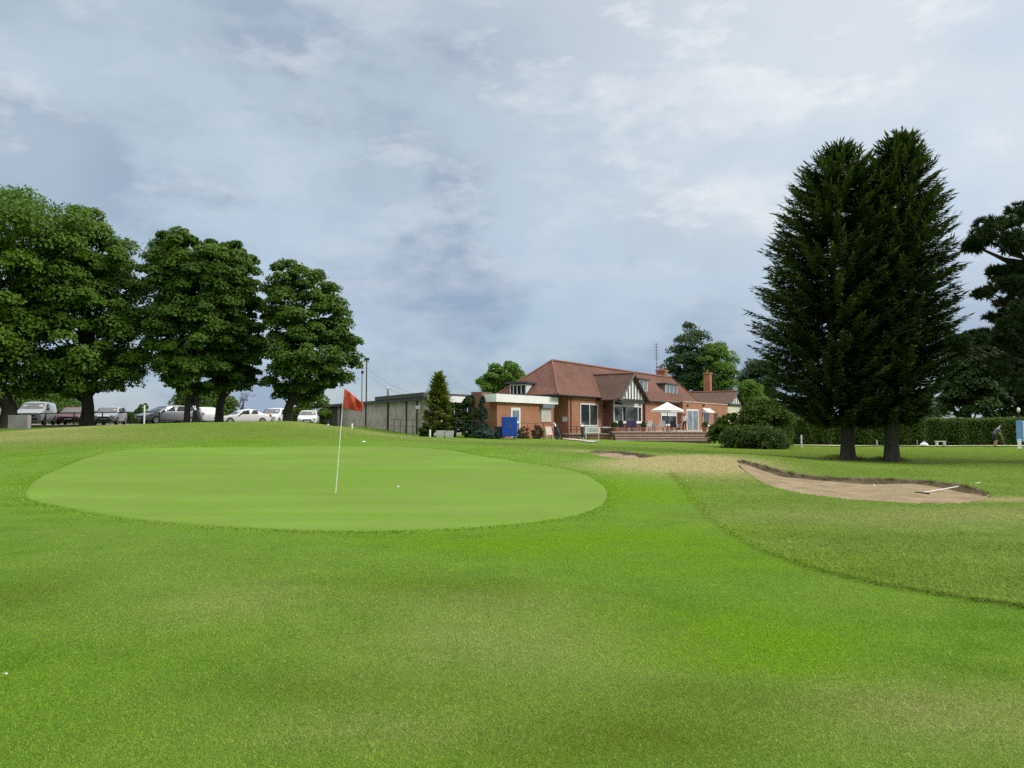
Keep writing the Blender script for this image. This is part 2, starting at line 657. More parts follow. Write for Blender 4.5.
def region(x, y):
    """rough / dry / lush weights of the turf at ground points"""
    ins = in_poly(x, y, rough_poly)
    dm = seg_dist(x, y, mow_w, False)
    db = seg_dist(x, y, back_w, False)
    soft = np.clip(np.minimum(dm / .07, db / 1.6), 0, 1)
    rough = np.where(ins, soft, 0)
    lip = np.where(ins, np.exp(-(dm / .15) ** 2), 0)
    dry = 1.15 * hump(x, y, 690, 463, 1.8, 2.3) + 1.0 * hump(x, y, 728, 464, 1.3, 1.3) + .75 * hump(x, y, 640, 463, 1.9, 1.6) + .5 * hump(x, y, 600, 452, 2, 2)
    dry += .9 * hump(x, y, 1010, 501, 1.6, .35) + .3 * hump(x, y, 1015, 515, 2.5, .9) + .24 * hump(x, y, 860, 520, 3, 1.2)
    dry += .45 * hump(x, y, 20, 438, 5, 3) + .15 * hump(x, y, 480, 600, 1.0, .5) + .24 * hump(x, y, 240, 600, .8, .9) + .36 * hump(x, y, 960, 715, .8, .5) + .25 * hump(x, y, 490, 645, 1.2, .8)
    dry += .22 * hump(x, y, 360, 735, .7, .3) + .25 * hump(x, y, 370, 433, 6, 2)
    dry += .7 * hump(x, y, 45, 429, 4, 3)
    lush_shade = 1.0 * hump(x, y, 745, 645, .9, .9) + .5 * hump(x, y, 470, 545, 1.4, .7) + .55 * hump(x, y, 700, 540, 2.2, 2.5) + .7 * hump(x, y, 640, 490, 1.6, 3) + .5 * hump(x, y, 580, 540, 1.6, 1.5) + .35 * hump(x, y, 120, 700, 1.2, .8) + .3 * hump(x, y, 380, 600, .9, .6)
    lush_shade -= .65 * hump(x, y, 620, 740, .8, .4) + .6 * hump(x, y, 440, 592, 1.1, .7) + .5 * hump(x, y, 690, 690, .6, .35) + .75 * hump(x, y, 930, 456, 17, 15) + .3 * hump(x, y, 200, 433, 14, 8) + .6 * hump(x, y, 270, 690, .9, .3) + .5 * hump(x, y, 5, 600, .5, 1.2) + .4 * hump(x, y, 850, 700, .9, .35) + .45 * hump(x, y, 815, 545, 1.3, .9)  # widest patch paints tree shade into the turf at the right back
    near_g = (np.hypot(x - green_w[:, 0].mean(), y - green_w[:, 1].mean()) < 16)
    if near_g.any():
        dg_ = seg_dist(x[near_g], y[near_g], green_w, True)
        lush_shade[near_g] += .22 * np.exp(-(dg_ / .9) ** 2)
    return rough, np.clip(dry, 0, 1), np.clip(lush_shade, -1, 1), lip


def turf(name, tint=(1, 1, 1), up=False):
    """mown grass: fairway and rough greens, dry straw and lush patches; fine grain from bump"""
    m, nt, b = new_mat(name)
    co = N_(nt, "ShaderNodeNewGeometry").outputs["Position"]
    A = lambda s: N_(nt, "ShaderNodeAttribute", attribute_name=s).outputs["Fac"]
    broad = noise(nt, co, .3, 4, .6, .38, .62)
    mid_ = noise(nt, co, 1.1, 6, .66, .37, .63)
    fine = noise(nt, co, 9, 6, .7, .3, .7)
    blade = noise(nt, co, 95, 4, .75, .28, .72)
    fair = mixc(nt, mid_, (.104, .232, .010), (.172, .318, .026))
    fair = mixc(nt, math_(nt, 'MULTIPLY', broad, .7), fair, (.19, .312, .052))
    rgh = mixc(nt, mid_, (.108, .205, .016), (.182, .285, .050))
    rgh = mixc(nt, math_(nt, 'MULTIPLY', fine, .45), rgh, (.235, .315, .08))
    rgh = mixc(nt, math_(nt, 'MULTIPLY', broad, .5), rgh, (.112, .185, .015))
    c = mixc(nt, A("rough"), fair, rgh)
    lu = math_(nt, 'MULTIPLY', A("lush_shade"), math_(nt, 'ADD', .55, math_(nt, 'MULTIPLY', mid_, .9)))
    c = mixc(nt, math_(nt, 'MULTIPLY', math_(nt, 'MAXIMUM', lu, 0.0), 1.0), c, (.150, .315, .001))
    c = mixc(nt, math_(nt, 'MULTIPLY', math_(nt, 'MAXIMUM', math_(nt, 'MULTIPLY', lu, -1.0), 0.0), 1.0), c, (.095, .145, .006))  # dark olive turf tone, also carrying the painted tree shade
    c0 = c
    dr = math_(nt, 'MULTIPLY', A("dry"), math_(nt, 'ADD', .4, math_(nt, 'MULTIPLY', fine, .75)), True)
    # grain: straw and dark specks between blades
    c = mixc(nt, math_(nt, 'MULTIPLY', fine, .22), c, (.24, .32, .055))
    c = mixc(nt, math_(nt, 'MULTIPLY', blade, .5), c, (.60, .66, .45), 'MULTIPLY')
    c = mixc(nt, dr, c, mixc(nt, blade, (.56, .45, .235), (.36, .29, .14)))
    if tint != (1, 1, 1):
        c = mixc(nt, 1.0, c, tint, 'MULTIPLY')
    nt.links.new(c, b.inputs["Base Color"])
    b.inputs["Roughness"].default_value = .9
    b.inputs["Specular IOR Level"].default_value = .06
    bp = N_(nt, "ShaderNodeBump")
    bp.inputs["Strength"].default_value = .8
    bp.inputs["Distance"].default_value = .03
    nt.links.new(math_(nt, 'ADD', math_(nt, 'MULTIPLY', fine, .8), blade), bp.inputs["Height"])
    nt.links.new(bp.outputs[0], b.inputs["Normal"])
    if up:      # soft turf normals for the thin blades
        vm = N_(nt, 'ShaderNodeVectorMath', operation='MULTIPLY_ADD')
        nt.links.new(N_(nt, 'ShaderNodeNewGeometry').outputs['Normal'], vm.inputs[0])
        vm.inputs[1].default_value = (.45, .45, .45)
        vm.inputs[2].default_value = (0, 0, 1)
        nz = N_(nt, 'ShaderNodeVectorMath', operation='NORMALIZE')
        nt.links.new(vm.outputs[0], nz.inputs[0])
        nt.links.new(nz.outputs[0], b.inputs['Normal'])
    return m


M_TURF = turf("turf")

# one sheet out to the horizon: fine where the course lies, coarse elsewhere
az = np.concatenate([np.arange(-180, -44, 4.0), np.arange(-44, 44, .16), np.arange(44, 180, 4.0)])
rad = [0.6]
while rad[-1] < 75:
    rad.append(rad[-1] * 1.0125)
while rad[-1] < 7000:
    rad.append(rad[-1] * 1.12)
rad = np.array(rad)
AA, RR = np.meshgrid(np.radians(az), rad)
gx, gy = (RR * np.sin(AA)).ravel(), (RR * np.cos(AA)).ravel()
zz = gza(gx, gy)
rough, dry, lush_shade, lip = region(gx, gy)
zz = zz + rough * .028 * (np.hypot(gx, gy) < 40)
zz = zz - .06 * in_poly(gx, gy, green_w) * np.clip(seg_dist(gx, gy, green_w, True) / .35, 0, 1)
for f_, n_, pg, dep in bunkers:
    ins = in_poly(gx, gy, pg)
    df, dn = seg_dist(gx, gy, f_, False), seg_dist(gx, gy, n_, False)
    s = dn / (dn + df + 1e-6)
    zz = np.where(ins, zz - dep * s - .34 * np.clip(np.minimum(df, dn) / .3, 0, 1) - .05, zz)
na, nr = len(az), len(rad)
ii = np.arange(na * nr).reshape(nr, na)
Q = np.stack([ii[:-1], np.roll(ii, -1, 1)[:-1], np.roll(ii, -1, 1)[1:], ii[1:]], -1).reshape(-1, 4)
P = np.stack([gx, gy, zz], 1)
P = np.concatenate([P, [[0, 0, gz(0, 0)]]])
me = grid_mesh("ground", P, Q, M_TURF, {"rough": np.append(rough, 0), "dry": np.append(dry, 0), "lush_shade": np.append(lush_shade, 0)})
bm = bmesh.new()
bm.from_mesh(me)
bm.verts.ensure_lookup_table()
for k in range(na):
    bm.faces.new((bm.verts[len(P) - 1], bm.verts[(k + 1) % na], bm.verts[k])).smooth = True
bmesh.ops.recalc_face_normals(bm, faces=bm.faces[:])
bm.to_mesh(me)
bm.free()
structure(link(bpy.data.objects.new("ground", me)))

# ---- putting green: a closely mown sheet laid over the rise
m, nt, b = new_mat("putting turf")
co = N_(nt, "ShaderNodeNewGeometry").outputs["Position"]
mp = N_(nt, "ShaderNodeMapping")
mp.inputs["Rotation"].default_value = (0, 0, R(8))
mp.inputs["Scale"].default_value = (.22, 1.3, 1)
nt.links.new(co, mp.inputs[0])
stripe = noise(nt, mp.outputs[0], .55, 3, .5, .38, .62)
broad = noise(nt, co, .35, 4, .6)
fine = noise(nt, co, 14, 5, .7, .3, .7)
c = mixc(nt, stripe, (.128, .240, .024), (.166, .282, .040))
c = mixc(nt, math_(nt, 'MULTIPLY', broad, .75), c, (.145, .212, .04))
c = mixc(nt, math_(nt, 'MULTIPLY', fine, .35), c, (.095, .165, .016))
c = mixc(nt, math_(nt, 'MULTIPLY', noise(nt, co, 60, 4, .75, .28, .72), .4), c, (.66, .70, .55), 'MULTIPLY')
c = mixc(nt, math_(nt, 'MULTIPLY', noise(nt, co, 1.4, 5, .65, .45, .7), .4), c, (.165, .215, .055))
nt.links.new(c, b.inputs["Base Color"])
b.inputs["Roughness"].default_value = .85
b.inputs["Specular IOR Level"].default_value = .06
bp = N_(nt, "ShaderNodeBump")
bp.inputs["Strength"].default_value = .35
bp.inputs["Distance"].default_value = .01
nt.links.new(fine, bp.inputs["Height"])
nt.links.new(bp.outputs[0], b.inputs["Normal"])
gc = green_w.mean(0)
ks = np.concatenate([np.linspace(.0002, .97, 60), [.99, .998, 1.004]])
V = np.concatenate([gc + (green_w - gc) * k for k in ks])
zo = np.repeat(np.concatenate([np.full(60, .022), [.02, .012, -.03]]), len(green_w))
V = np.column_stack([V, gza(V[:, 0], V[:, 1]) + zo])
ng = len(green_w)
ii = np.arange(len(V)).reshape(len(ks), ng)
Q = np.stack([ii[:-1], ii[1:], np.roll(ii, -1, 1)[1:], np.roll(ii, -1, 1)[:-1]], -1).reshape(-1, 4)
structure(link(bpy.data.objects.new("putting_green", grid_mesh("putting_green", V, Q, m))))

# ---- sand bunkers: sand sheet and the cut soil lip at the far side
M_SAND = mat("bunker sand", (.30, .222, .122), .95, (.20, .147, .08), 1.6, .8, 16)
M_SOIL = mat("cut soil", (.11, .08, .046), .98, (.20, .16, .08), 5, .9, 24)
for f_, n_, pg, dep in bunkers:
    Mr = 14
    V = []
    for k in range(Mr + 1):
        t = k / Mr
        p = n_ * (1 - t) + f_ * t
        if k == 0:
            p = n_ + (n_ - f_) * .02
        z = gza(p[:, 0], p[:, 1]) - dep * t * (1 - .25 * np.sin(np.arange(len(p)) * .23)) + .012
        z = np.where((np.arange(len(p)) < 3) | (np.arange(len(p)) > 86), z + .01, z)
        z = z + .02 * np.sin(p[:, 0] * 3.3 + p[:, 1] * 2) * np.sin(p[:, 1] * 4.1) * (0 < t < 1)
        V.append(np.column_stack([p, z]))
    ii = np.arange((Mr + 1) * 90).reshape(Mr + 1, 90)
    Q = np.stack([ii[:-1, :-1], ii[:-1, 1:], ii[1:, 1:], ii[1:, :-1]], -1).reshape(-1, 4)
    structure(link(bpy.data.objects.new("sand_bunker", grid_mesh("sand_bunker", np.concatenate(V), Q, M_SAND))))
    # lip: rough cut face leaning a little over the sand
    L_ = []
    inw = unit(n_ - f_)
    jit = RNG.normal(0, .022, (90, 1)) + .05 * np.sin(np.arange(90) * .9)[:, None] * np.sin(np.arange(90) * .37)[:, None]
    taper = np.clip(np.minimum(np.arange(90), 89 - np.arange(90)) / 8, 0, 1)
    for off, dz, ab in ((-.16, .025, 1), (.0, .035, 1), (.05, .018, 1), (.09, -.45, 0), (.17, -1.12, 0)):
        p = f_ + inw * (off + jit * (ab + .4))
        g = gza(p[:, 0], p[:, 1])
        L_.append(np.column_stack([p, g + (dz if ab else dz * dep) * (1 if not ab else taper)]))
    ii = np.arange(5 * 90).reshape(5, 90)
    Q = np.stack([ii[:-1, :-1], ii[1:, :-1], ii[1:, 1:], ii[:-1, 1:]], -1).reshape(-1, 4)
    structure(link(bpy.data.objects.new("bunker_lip", grid_mesh("bunker_lip", np.concatenate(L_), Q, M_SOIL))))

# ---- grass blades: dense where the camera stands, long in the rough and along its edge
def blades(n, rlo, rhi, only_rough=False, edge=False):
    if edge:
        k = RNG.uniform(0, len(mow_w) - 1.001, n)
        i = k.astype(int)
        p = mow_w[i] + (mow_w[i + 1] - mow_w[i]) * (k - i)[:, None]
        p = p + RNG.normal(0, .06, (n, 2)) + np.array([.07, .04])
        x, y = p[:, 0], p[:, 1]
        r = np.hypot(x, y)
    else:
        a = RNG.uniform(R(-38), R(38), n)
        r = np.exp(RNG.uniform(math.log(rlo), math.log(rhi), n))
        x, y = r * np.sin(a), r * np.cos(a)
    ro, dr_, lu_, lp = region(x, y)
    keep = RNG.uniform(0, 1, n) < np.clip((rhi - r) / (rhi * .45), 0, 1) if not edge else np.ones(n, bool)
    if only_rough:
        keep &= ro > .3
    keep &= ~in_poly(x, y, green_w)
    for f_, n_, pg, dep in bunkers:
        keep &= ~in_poly(x, y, pg)
    x, y, r, ro, dr_, lu_, lp = [q[keep] for q in (x, y, r, ro, dr_, lu_, lp)]
    n = len(x)
    h = RNG.uniform(.008, .017, n) * (1 + ro * .9 + lp * .2)
    w = (.0016 + r * .00042) * RNG.uniform(.7, 1.3, n)
    ya = RNG.uniform(0, 2 * math.pi, n)
    la = RNG.uniform(0, 2 * math.pi, n)
    ln = RNG.uniform(.7, 2.3, n)
    base = np.column_stack([x, y, gza(x, y) + ro * .028 * (r < 40) - .003])
    wv = np.column_stack([np.cos(ya), np.sin(ya), np.zeros(n)]) * w[:, None] * .5
    tip = base + np.column_stack([np.cos(la) * ln * h, np.sin(la) * ln * h, h])
    V = np.stack([base - wv, base + wv, tip], 1).reshape(-1, 3)
    T = np.arange(n * 3).reshape(n, 3)
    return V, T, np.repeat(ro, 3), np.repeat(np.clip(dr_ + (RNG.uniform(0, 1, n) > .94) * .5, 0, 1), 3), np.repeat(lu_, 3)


def tufts(px, py, n, r_in, r_out):
    c = hit(px, py)
    a, r = RNG.uniform(0, 2 * math.pi, n), RNG.uniform(r_in, r_out, n)
    x, y = c[0] + r * np.cos(a), c[1] + .3 + r * np.sin(a)
    ro, dr_, lu_, lp = region(x, y)
    h = RNG.uniform(.06, .26, n) * np.clip(1.4 - (r - r_in) / (r_out - r_in), .3, 1)
    base = np.column_stack([x, y, gza(x, y) - .01])
    w_ = np.column_stack([np.cos(a + 1), np.sin(a + 1), 0 * a]) * .012
    tip = base + np.column_stack([RNG.normal(0, .35, n) * h, RNG.normal(0, .35, n) * h, h])
    return np.stack([base - w_, base + w_, tip], 1).reshape(-1, 3), np.arange(n * 3).reshape(n, 3), np.ones(n * 3), np.repeat(RNG.uniform(0, .5, n), 3), np.repeat(np.full(n, -.5), 3)


def fringe(f_, n_, n):
    k = RNG.uniform(2, 86.9, n)
    i = k.astype(int)
    dn_ = unit(n_ - f_)
    p = f_[i] + (f_[i + 1] - f_[i]) * (k - i)[:, None] + dn_[i] * RNG.uniform(-.12, .06, (n, 1))
    h = RNG.uniform(.02, .075, n) * (.6 + .5 * np.sin(k * .8) * np.sin(k * .31))
    base = np.column_stack([p, gza(p[:, 0], p[:, 1]) + .015])
    a = RNG.uniform(0, 6.28, n)
    w_ = np.column_stack([np.cos(a), np.sin(a), 0 * a]) * .008
    le = RNG.uniform(-.2, 1.1, n)[:, None]
    tip = base + np.column_stack([dn_[i] * le * h[:, None] * 1.3 + RNG.normal(0, .3, (n, 2)) * h[:, None], h * np.clip(1 - le[:, 0] * .9, -.3, 1)])
    return np.stack([base - w_, base + w_, tip], 1).reshape(-1, 3), np.arange(n * 3).reshape(n, 3), np.ones(n * 3), np.repeat(RNG.uniform(.0, .7, n), 3), np.repeat(np.full(n, -.3), 3)


def collar(n):
    k = RNG.uniform(0, len(green_w) - 1.001, n)
    i = k.astype(int)
    p = green_w[i] + (green_w[(i + 1) % len(green_w)] - green_w[i]) * (k - i)[:, None]
    p = p + unit(p - green_w.mean(0)) * RNG.normal(.06, .16, (n, 1))
    base = np.column_stack([p, gza(p[:, 0], p[:, 1]) + .002])
    a = RNG.uniform(0, 6.28, n)
    h = RNG.uniform(.010, .026, n)[:, None]
    w_ = np.column_stack([np.cos(a), np.sin(a), 0 * a]) * .006
    tip = base + np.column_stack([RNG.normal(0, .8, (n, 2)) * h, h[:, 0]])
    z = np.zeros(n * 3)
    return np.stack([base - w_, base + w_, tip], 1).reshape(-1, 3), np.arange(n * 3).reshape(n, 3), z, z, z + .2


parts = [collar(16000), fringe(bunkers[0][0], bunkers[0][1], 9000), fringe(bunkers[1][0], bunkers[1][1], 3000), tufts(848, 459.5, 2600, .45, 1.3), tufts(892, 461, 2200, .45, 1.0), blades(BLADES, 3.0, 13), blades(BLADES // 2, 6, 34, True), blades(BLADES // 30, 0, 0, False, True)]
o = 0
Vs, Ts = [], []
for q in parts:
    Vs.append(q[0])
    Ts.append(q[1] + o)
    o += len(q[0])
me = grid_mesh("grass", np.concatenate(Vs), np.concatenate(Ts), turf("grass blades", (1.16, 1.14, 1.05), True),
               {"rough": np.concatenate([q[2] for q in parts]), "dry": np.concatenate([q[3] for q in parts]), "lush_shade": np.concatenate([q[4] for q in parts])}, smooth=False)
o = link(bpy.data.objects.new("grass", me))
o["kind"] = "stuff"

# ---- car park, paths
M_ASPH = mat("car park gravel", (.17, .15, .125), .95, (.24, .2, .16), .8, .4, 14)
M_PATH = mat("path slabs", (.42, .39, .33), .9, (.33, .31, .26), 1.5, .2, 12)
M_PALE = mat("pale dry verge", (.50, .48, .30), .95, (.36, .38, .2), 1.2, .3, 10)


def sheet(name, outline, m, dz=.02, step=1.0):
    """a thin sheet following the ground inside an outline (two rails of equal length)"""
    a, b_ = [resample(np.array(q, float), 40) for q in outline]
    K = 10
    V = np.concatenate([a * (1 - k / K) + b_ * (k / K) for k in range(K + 1)])
    V = np.column_stack([V, gza(V[:, 0], V[:, 1]) + dz])
    ii = np.arange((K + 1) * 40).reshape(K + 1, 40)
    Q = np.stack([ii[:-1, :-1], ii[:-1, 1:], ii[1:, 1:], ii[1:, :-1]], -1).reshape(-1, 4)
    me = grid_mesh(name, V, Q, m)
    return structure(link(bpy.data.objects.new(name, me)))


sheet("car_park", [[(-75, 50), (-40, 49.5), (-27, 56), (-17, 63)], [(-75, 82), (-45, 82), (-30, 85), (-20, 86)]], M_ASPH, .05)
sheet("path", [[hit(553, 438.6), hit(570, 440.3), hit(592, 443.0)], [hit(558, 438.0), hit(576, 439.3), hit(600, 441.6)]], M_PATH, .05)
sheet("path", [[(21.5, 56.2), (30, 56.6), (41, 56.6), (60, 56.4)], [(21.5, 58.8), (30, 58.6), (41, 58.4), (60, 58.2)]], M_PALE, .07)
# ------------------------------------------------------------------ trees and shrubs
M_SYC = leaf_mat("sycamore leaves", (.046, .108, .010), (.122, .208, .022), (.075, .135, .014), .24)
M_SYC2 = leaf_mat("dark sycamore leaves", (.038, .088, .009), (.102, .178, .020), (.055, .105, .012), .22)
M_CYP = leaf_mat("cypress sprays", (.024, .048, .012), (.092, .122, .026), (.038, .064, .013), .2, .6)
M_PINE = leaf_mat("pine needles", (.022, .042, .018), (.06, .085, .028), None, .12, .6)
M_LIME = leaf_mat("fresh leaves", (.085, .17, .02), (.15, .24, .04), (.10, .19, .03), .35)
M_GOLD = leaf_mat("golden conifer sprays", (.10, .14, .016), (.28, .31, .05), (.06, .10, .014), .25)
M_YEW = leaf_mat("yew leaves", (.026, .062, .006), (.105, .155, .014), (.05, .09, .008), .22)
M_DGREEN = leaf_mat("dark shrub leaves", (.024, .056, .009), (.075, .115, .016), None, .2)
M_BLUE = leaf_mat("blue green sprays", (.030, .065, .045), (.06, .105, .07), None, .15)
M_RED = leaf_mat("reddish leaves", (.10, .05, .03), (.16, .10, .06), (.08, .09, .03), .2)
M_HEDGE = leaf_mat("hedge leaves", (.028, .062, .010), (.085, .125, .018), None, .25)
M_HTOP = leaf_mat("hedge young shoots", (.09, .14, .04), (.17, .22, .08), None, .3)
M_BARK = bark_mat("dark bark", (.035, .028, .02), (.075, .06, .045))
M_BARK2 = bark_mat("grey brown bark", (.10, .078, .06), (.045, .034, .026))
M_BARK3 = bark_mat("reddish pine bark", (.10, .065, .045), (.04, .03, .022))


class Crown:
    def __init__(s, rows, Y, base):
        z, cx, r = [], [], []
        for py, l, rr in sorted(rows, key=lambda q: -q[0]):
            a, b_ = at(l, py, Y), at(rr, py, Y)
            z.append(a[2])
            cx.append((a[0] + b_[0]) / 2)
            r.append((b_[0] - a[0]) / 2)
        r = [q * 1.05 for q in r]
        s.z, s.cx, s.r, s.Y, s.base = np.array(z), np.array(cx), np.array(r), Y, np.array(base)

    def c(s, z):
        return np.interp(z, s.z, s.cx)

    def rad(s, z):
        return np.interp(z, s.z, s.r)


def leaf_clumps(cen, cr, nl, rng, leaf=.26, flat=.75):
    """leaves over the upper and outer skin of each clump, so that every clump is a small dome of foliage"""
    m = len(cen)
    idx = np.repeat(np.arange(m), nl)
    d = sphere_dirs(len(idx), rng)
    d[:, 2] = np.where(d[:, 2] < -.25, -d[:, 2], d[:, 2])
    rr = cr[idx] * (rng.uniform(.35, 1, len(idx)) ** .45) * (1 + rng.normal(0, .08, len(idx)))
    P = cen[idx] + d * rr[:, None] * np.array([1, 1, flat])
    return P, d, idx


def broadleaf(name, label, cat, group, Y, trunk_px, base_py, rows, mat_, n_cl=170, nl=150, leaf=.27, clump=.115, trunk_r=.4, stems=1, inner=.45, bark=None, seed=1, limbs=14, trunk_top=None):
    rng = np.random.default_rng(seed)
    bx = at(trunk_px, base_py, Y)
    base = np.array([bx[0], Y, gz(bx[0], Y) - .05])
    root = tag(empty(name, base), label, cat, group)
    cr_ = Crown(rows, Y, base)
    z0, z1 = cr_.z[0], cr_.z[-1]
    wmax = cr_.r.max()
    n_cl = int(n_cl * 1.3)
    nl = int(nl * 1.9)
    leaf = leaf * .8
    zs = rng.uniform(z0, z1, n_cl * 6)
    w = (cr_.rad(zs) / wmax) ** 1.6 + .03
    zs = zs[rng.uniform(0, 1, len(zs)) < w][:n_cl]
    m = len(zs)
    rc = wmax * clump * 1.45 * rng.uniform(.6, 1.45, m) * np.clip(cr_.rad(zs) / wmax, .35, 1) ** .4
    fr = np.sqrt(rng.uniform(inner ** 2 * .4, 1, m))
    th = rng.uniform(0, 2 * math.pi, m)
    ra = np.maximum(cr_.rad(zs) - rc * .8, .05) * fr
    cen = np.column_stack([cr_.c(zs) + ra * np.cos(th), Y + ra * np.sin(th), np.minimum(zs, z1 - rc * .6)])
    P, d, idx = leaf_clumps(cen, rc, nl, rng, leaf)
    n = len(P)
    ax = np.column_stack([P[:, 0] - cr_.c(P[:, 2]), P[:, 1] - Y, np.zeros(n)])
    Nn = unit(d * .8 + unit(ax) * .25 + np.array([0, 0, .55]) + rng.normal(0, .38, (n, 3)))
    D = unit(np.cross(Nn, sphere_dirs(n, rng)) + np.array([0, 0, -.25]))
    tint = np.clip(rng.uniform(0, 1, m)[idx] * .75 + rng.uniform(-.1, .35, n), 0, 1)
    L = leaf * rng.uniform(.7, 1.3, n)
    cm = cards("crown", P - base, D, Nn, L, L * rng.uniform(.7, .95, n), tint, mat_)
    link(bpy.data.objects.new("crown", cm), root)
    # wood: stems with a flare at the foot, limbs that reach into the clumps
    wd = MB()
    tt = trunk_top if trunk_top is not None else (z0 + (z1 - z0) * .55)
    for k in range(stems):
        ox = (k - (stems - 1) / 2) * trunk_r * 3.0
        top = np.array([cr_.c(tt) - base[0], rng.normal(0, .4), tt - base[2]])
        pts = [np.array([ox, 0, -.15]), np.array([ox, 0, .35]), np.array([ox * 1.05, .05, 1.4])]
        for q in (.3, .5, .75, 1):
            pts.append(np.array([ox * (1 - q * .3), 0, 0]) + top * q + rng.normal(0, .12, 3) * (q < 1))
        wd.tube(pts, [trunk_r * s_ for s_ in (1.5, 1.12, .95, .85, .7, .45, .2)], 10)
    order = rng.permutation(m)[:limbs]
    for j in order:
        q = cen[j] - base
        hh = max(1.2, min(q[2] * .55, (tt - base[2]) * .85))
        k_ = hh / max(tt - base[2], .1)
        s0 = np.array([(cr_.c(tt) - base[0]) * k_, 0, hh])
        midp = s0 * .45 + q * .55 + np.array([0, 0, .4])
        wd.tube([s0, s0 * .7 + q * .3 + np.array([0, 0, .25]), midp, q], [trunk_r * .34, trunk_r * .25, trunk_r * .15, trunk_r * .05], 6)
    wd.build("trunk", bark or M_BARK, root)
    return root


def cypress(name, label, group, Y, trunk_px, base_py, rows, seed, nb=900, mat_=None, trunk_r=.31, L=(.17, .38)):
    """a conifer of many ascending branches whose feathery ends stand out of the outline"""
    rng = np.random.default_rng(seed)
    bx = at(trunk_px, base_py, Y)
    base = np.array([bx[0], Y, gz(bx[0], Y) - .04])
    root = tag(empty(name, base), label, "tree", group)
    cr_ = Crown([(base_py - (base_py - q[0]) * .968, q[1], q[2]) for q in rows], Y, base)
    cr_.r = cr_.r * .99
    z0, z1 = cr_.z[0], cr_.z[-1]
    Ps, Ds, Ns, Ls, Ts = [], [], [], [], []
    wd = MB()
    axis = lambda z: np.array([np.interp(z, [base[2], z0 + (z1 - z0) * .3, z1], [base[0], cr_.c(z0 + (z1 - z0) * .3), cr_.c(z1)]), Y])
    zt = np.sort(z0 + (z1 - z0) * rng.uniform(0, 1, nb) ** .95)
    for k, z in enumerate(zt):
        f = (z - z0) / (z1 - z0)
        th = k * 2.399 + rng.normal(0, .3)
        rr = cr_.rad(z) * (1 + .16 * f) * rng.choice([rng.uniform(.55, .9), rng.uniform(.85, 1.03), rng.uniform(1.0, 1.09)], p=[.3, .55, .15])
        dirh = np.array([math.cos(th), math.sin(th)])
        rise = rr * (-.06 + .42 * f ** 2.2) + .05
        s0 = np.array([*axis(max(z - rise, z0 - .5)), max(z - rise, z0 - .5)])
        cz = np.array([cr_.c(z), Y])
        e = np.array([*(cz + dirh * rr), z])
        sag = -(.10 + .10 * (1 - f)) * rr
        n = int(50 + rr * 66)
        t = rng.uniform(.12, 1, n) ** .8
        B = s0 + (e - s0) * t[:, None]
        B[:, 2] += sag * np.sin(math.pi * t ** 1.2) * .9
        tang = unit((e - s0)[None] + np.array([0, 0, 1])[None] * (sag * np.cos(math.pi * t) * 1.2)[:, None])
        side = np.array([-dirh[1], dirh[0], 0])
        sd = rng.choice([-1, 1], n)
        spread = (.16 + .55 * (1 - t)) * rng.uniform(.3, 1, n) * .8
        D = unit(tang * rng.uniform(.55, 1.0, n)[:, None] + side * (sd * rng.uniform(.3, .95, n))[:, None] + np.array([0, 0, 1]) * rng.normal(-.12, .22, n)[:, None])
        P = B + D * spread[:, None] * .6 + rng.normal(0, .06, (n, 3))
        Nn = unit(np.array([0, 0, 1.]) + rng.normal(0, .5, (n, 3)))
        Ps.append(P); Ds.append(D); Ns.append(Nn)
        Ls.append(rng.uniform(*L, n) * (.7 + .3 * (1 - f)))
        Ts.append(np.clip(rng.uniform(0, 1) * .5 + rng.uniform(0, .5, n) * (.4 + .6 * t), 0, 1))
        # the pointed end of the branch, turned up
        m_ = 5
        D2 = unit(np.array([*(dirh * .9), .22 + .7 * f ** 3]) + rng.normal(0, .25, (m_, 3)))
        Ps.append(e + D2 * np.linspace(-.1, .3, m_)[:, None]); Ds.append(D2)
        Ns.append(unit(np.array([0, 0, 1.]) + rng.normal(0, .5, (m_, 3))))
        Ls.append(rng.uniform(.22, .5, m_) * min(1, L[1] / .38)); Ts.append(rng.uniform(.3, .9, m_))
        if k % 3 == 0:
            wd.tube([s0 - base, (s0 * .5 + e * .5) + np.array([0, 0, sag * .9]) - base, e - base], [.055, .03, .01], 5)
    P, D, Nn = np.concatenate(Ps), np.concatenate(Ds), np.concatenate(Ns)
    Lc, tt = np.concatenate(Ls), np.concatenate(Ts)
    cm = cards("crown", P - base, D, Nn, Lc, Lc * .21 * rng.uniform(.7, 1.5, len(Lc)), tt, mat_ or M_CYP, .05, .38)
    link(bpy.data.objects.new("crown", cm), root)
    tk = MB()
    pts, rs = [], []
    for i, (h, r_) in enumerate(((-.15, 1.75), (.05, 1.45), (.3, 1.2), (.8, 1.05), (1.2, 1.0), (min(2.4, (z1 - base[2]) * .3), .95), ((z1 - base[2]) * .35, .75), ((z1 - base[2]) * .6, .45), ((z1 - base[2]) * .93, .06))):
        a = axis(base[2] + h)
        pts.append(np.array([a[0] - base[0] if h > 2.5 else 0, 0, h])); rs.append(trunk_r * r_)
    tk.tube(pts, rs, 14)
    t_ = tk.build("trunk", M_BARK2, root)
    wd.build("branches", M_BARK, root)
    return root


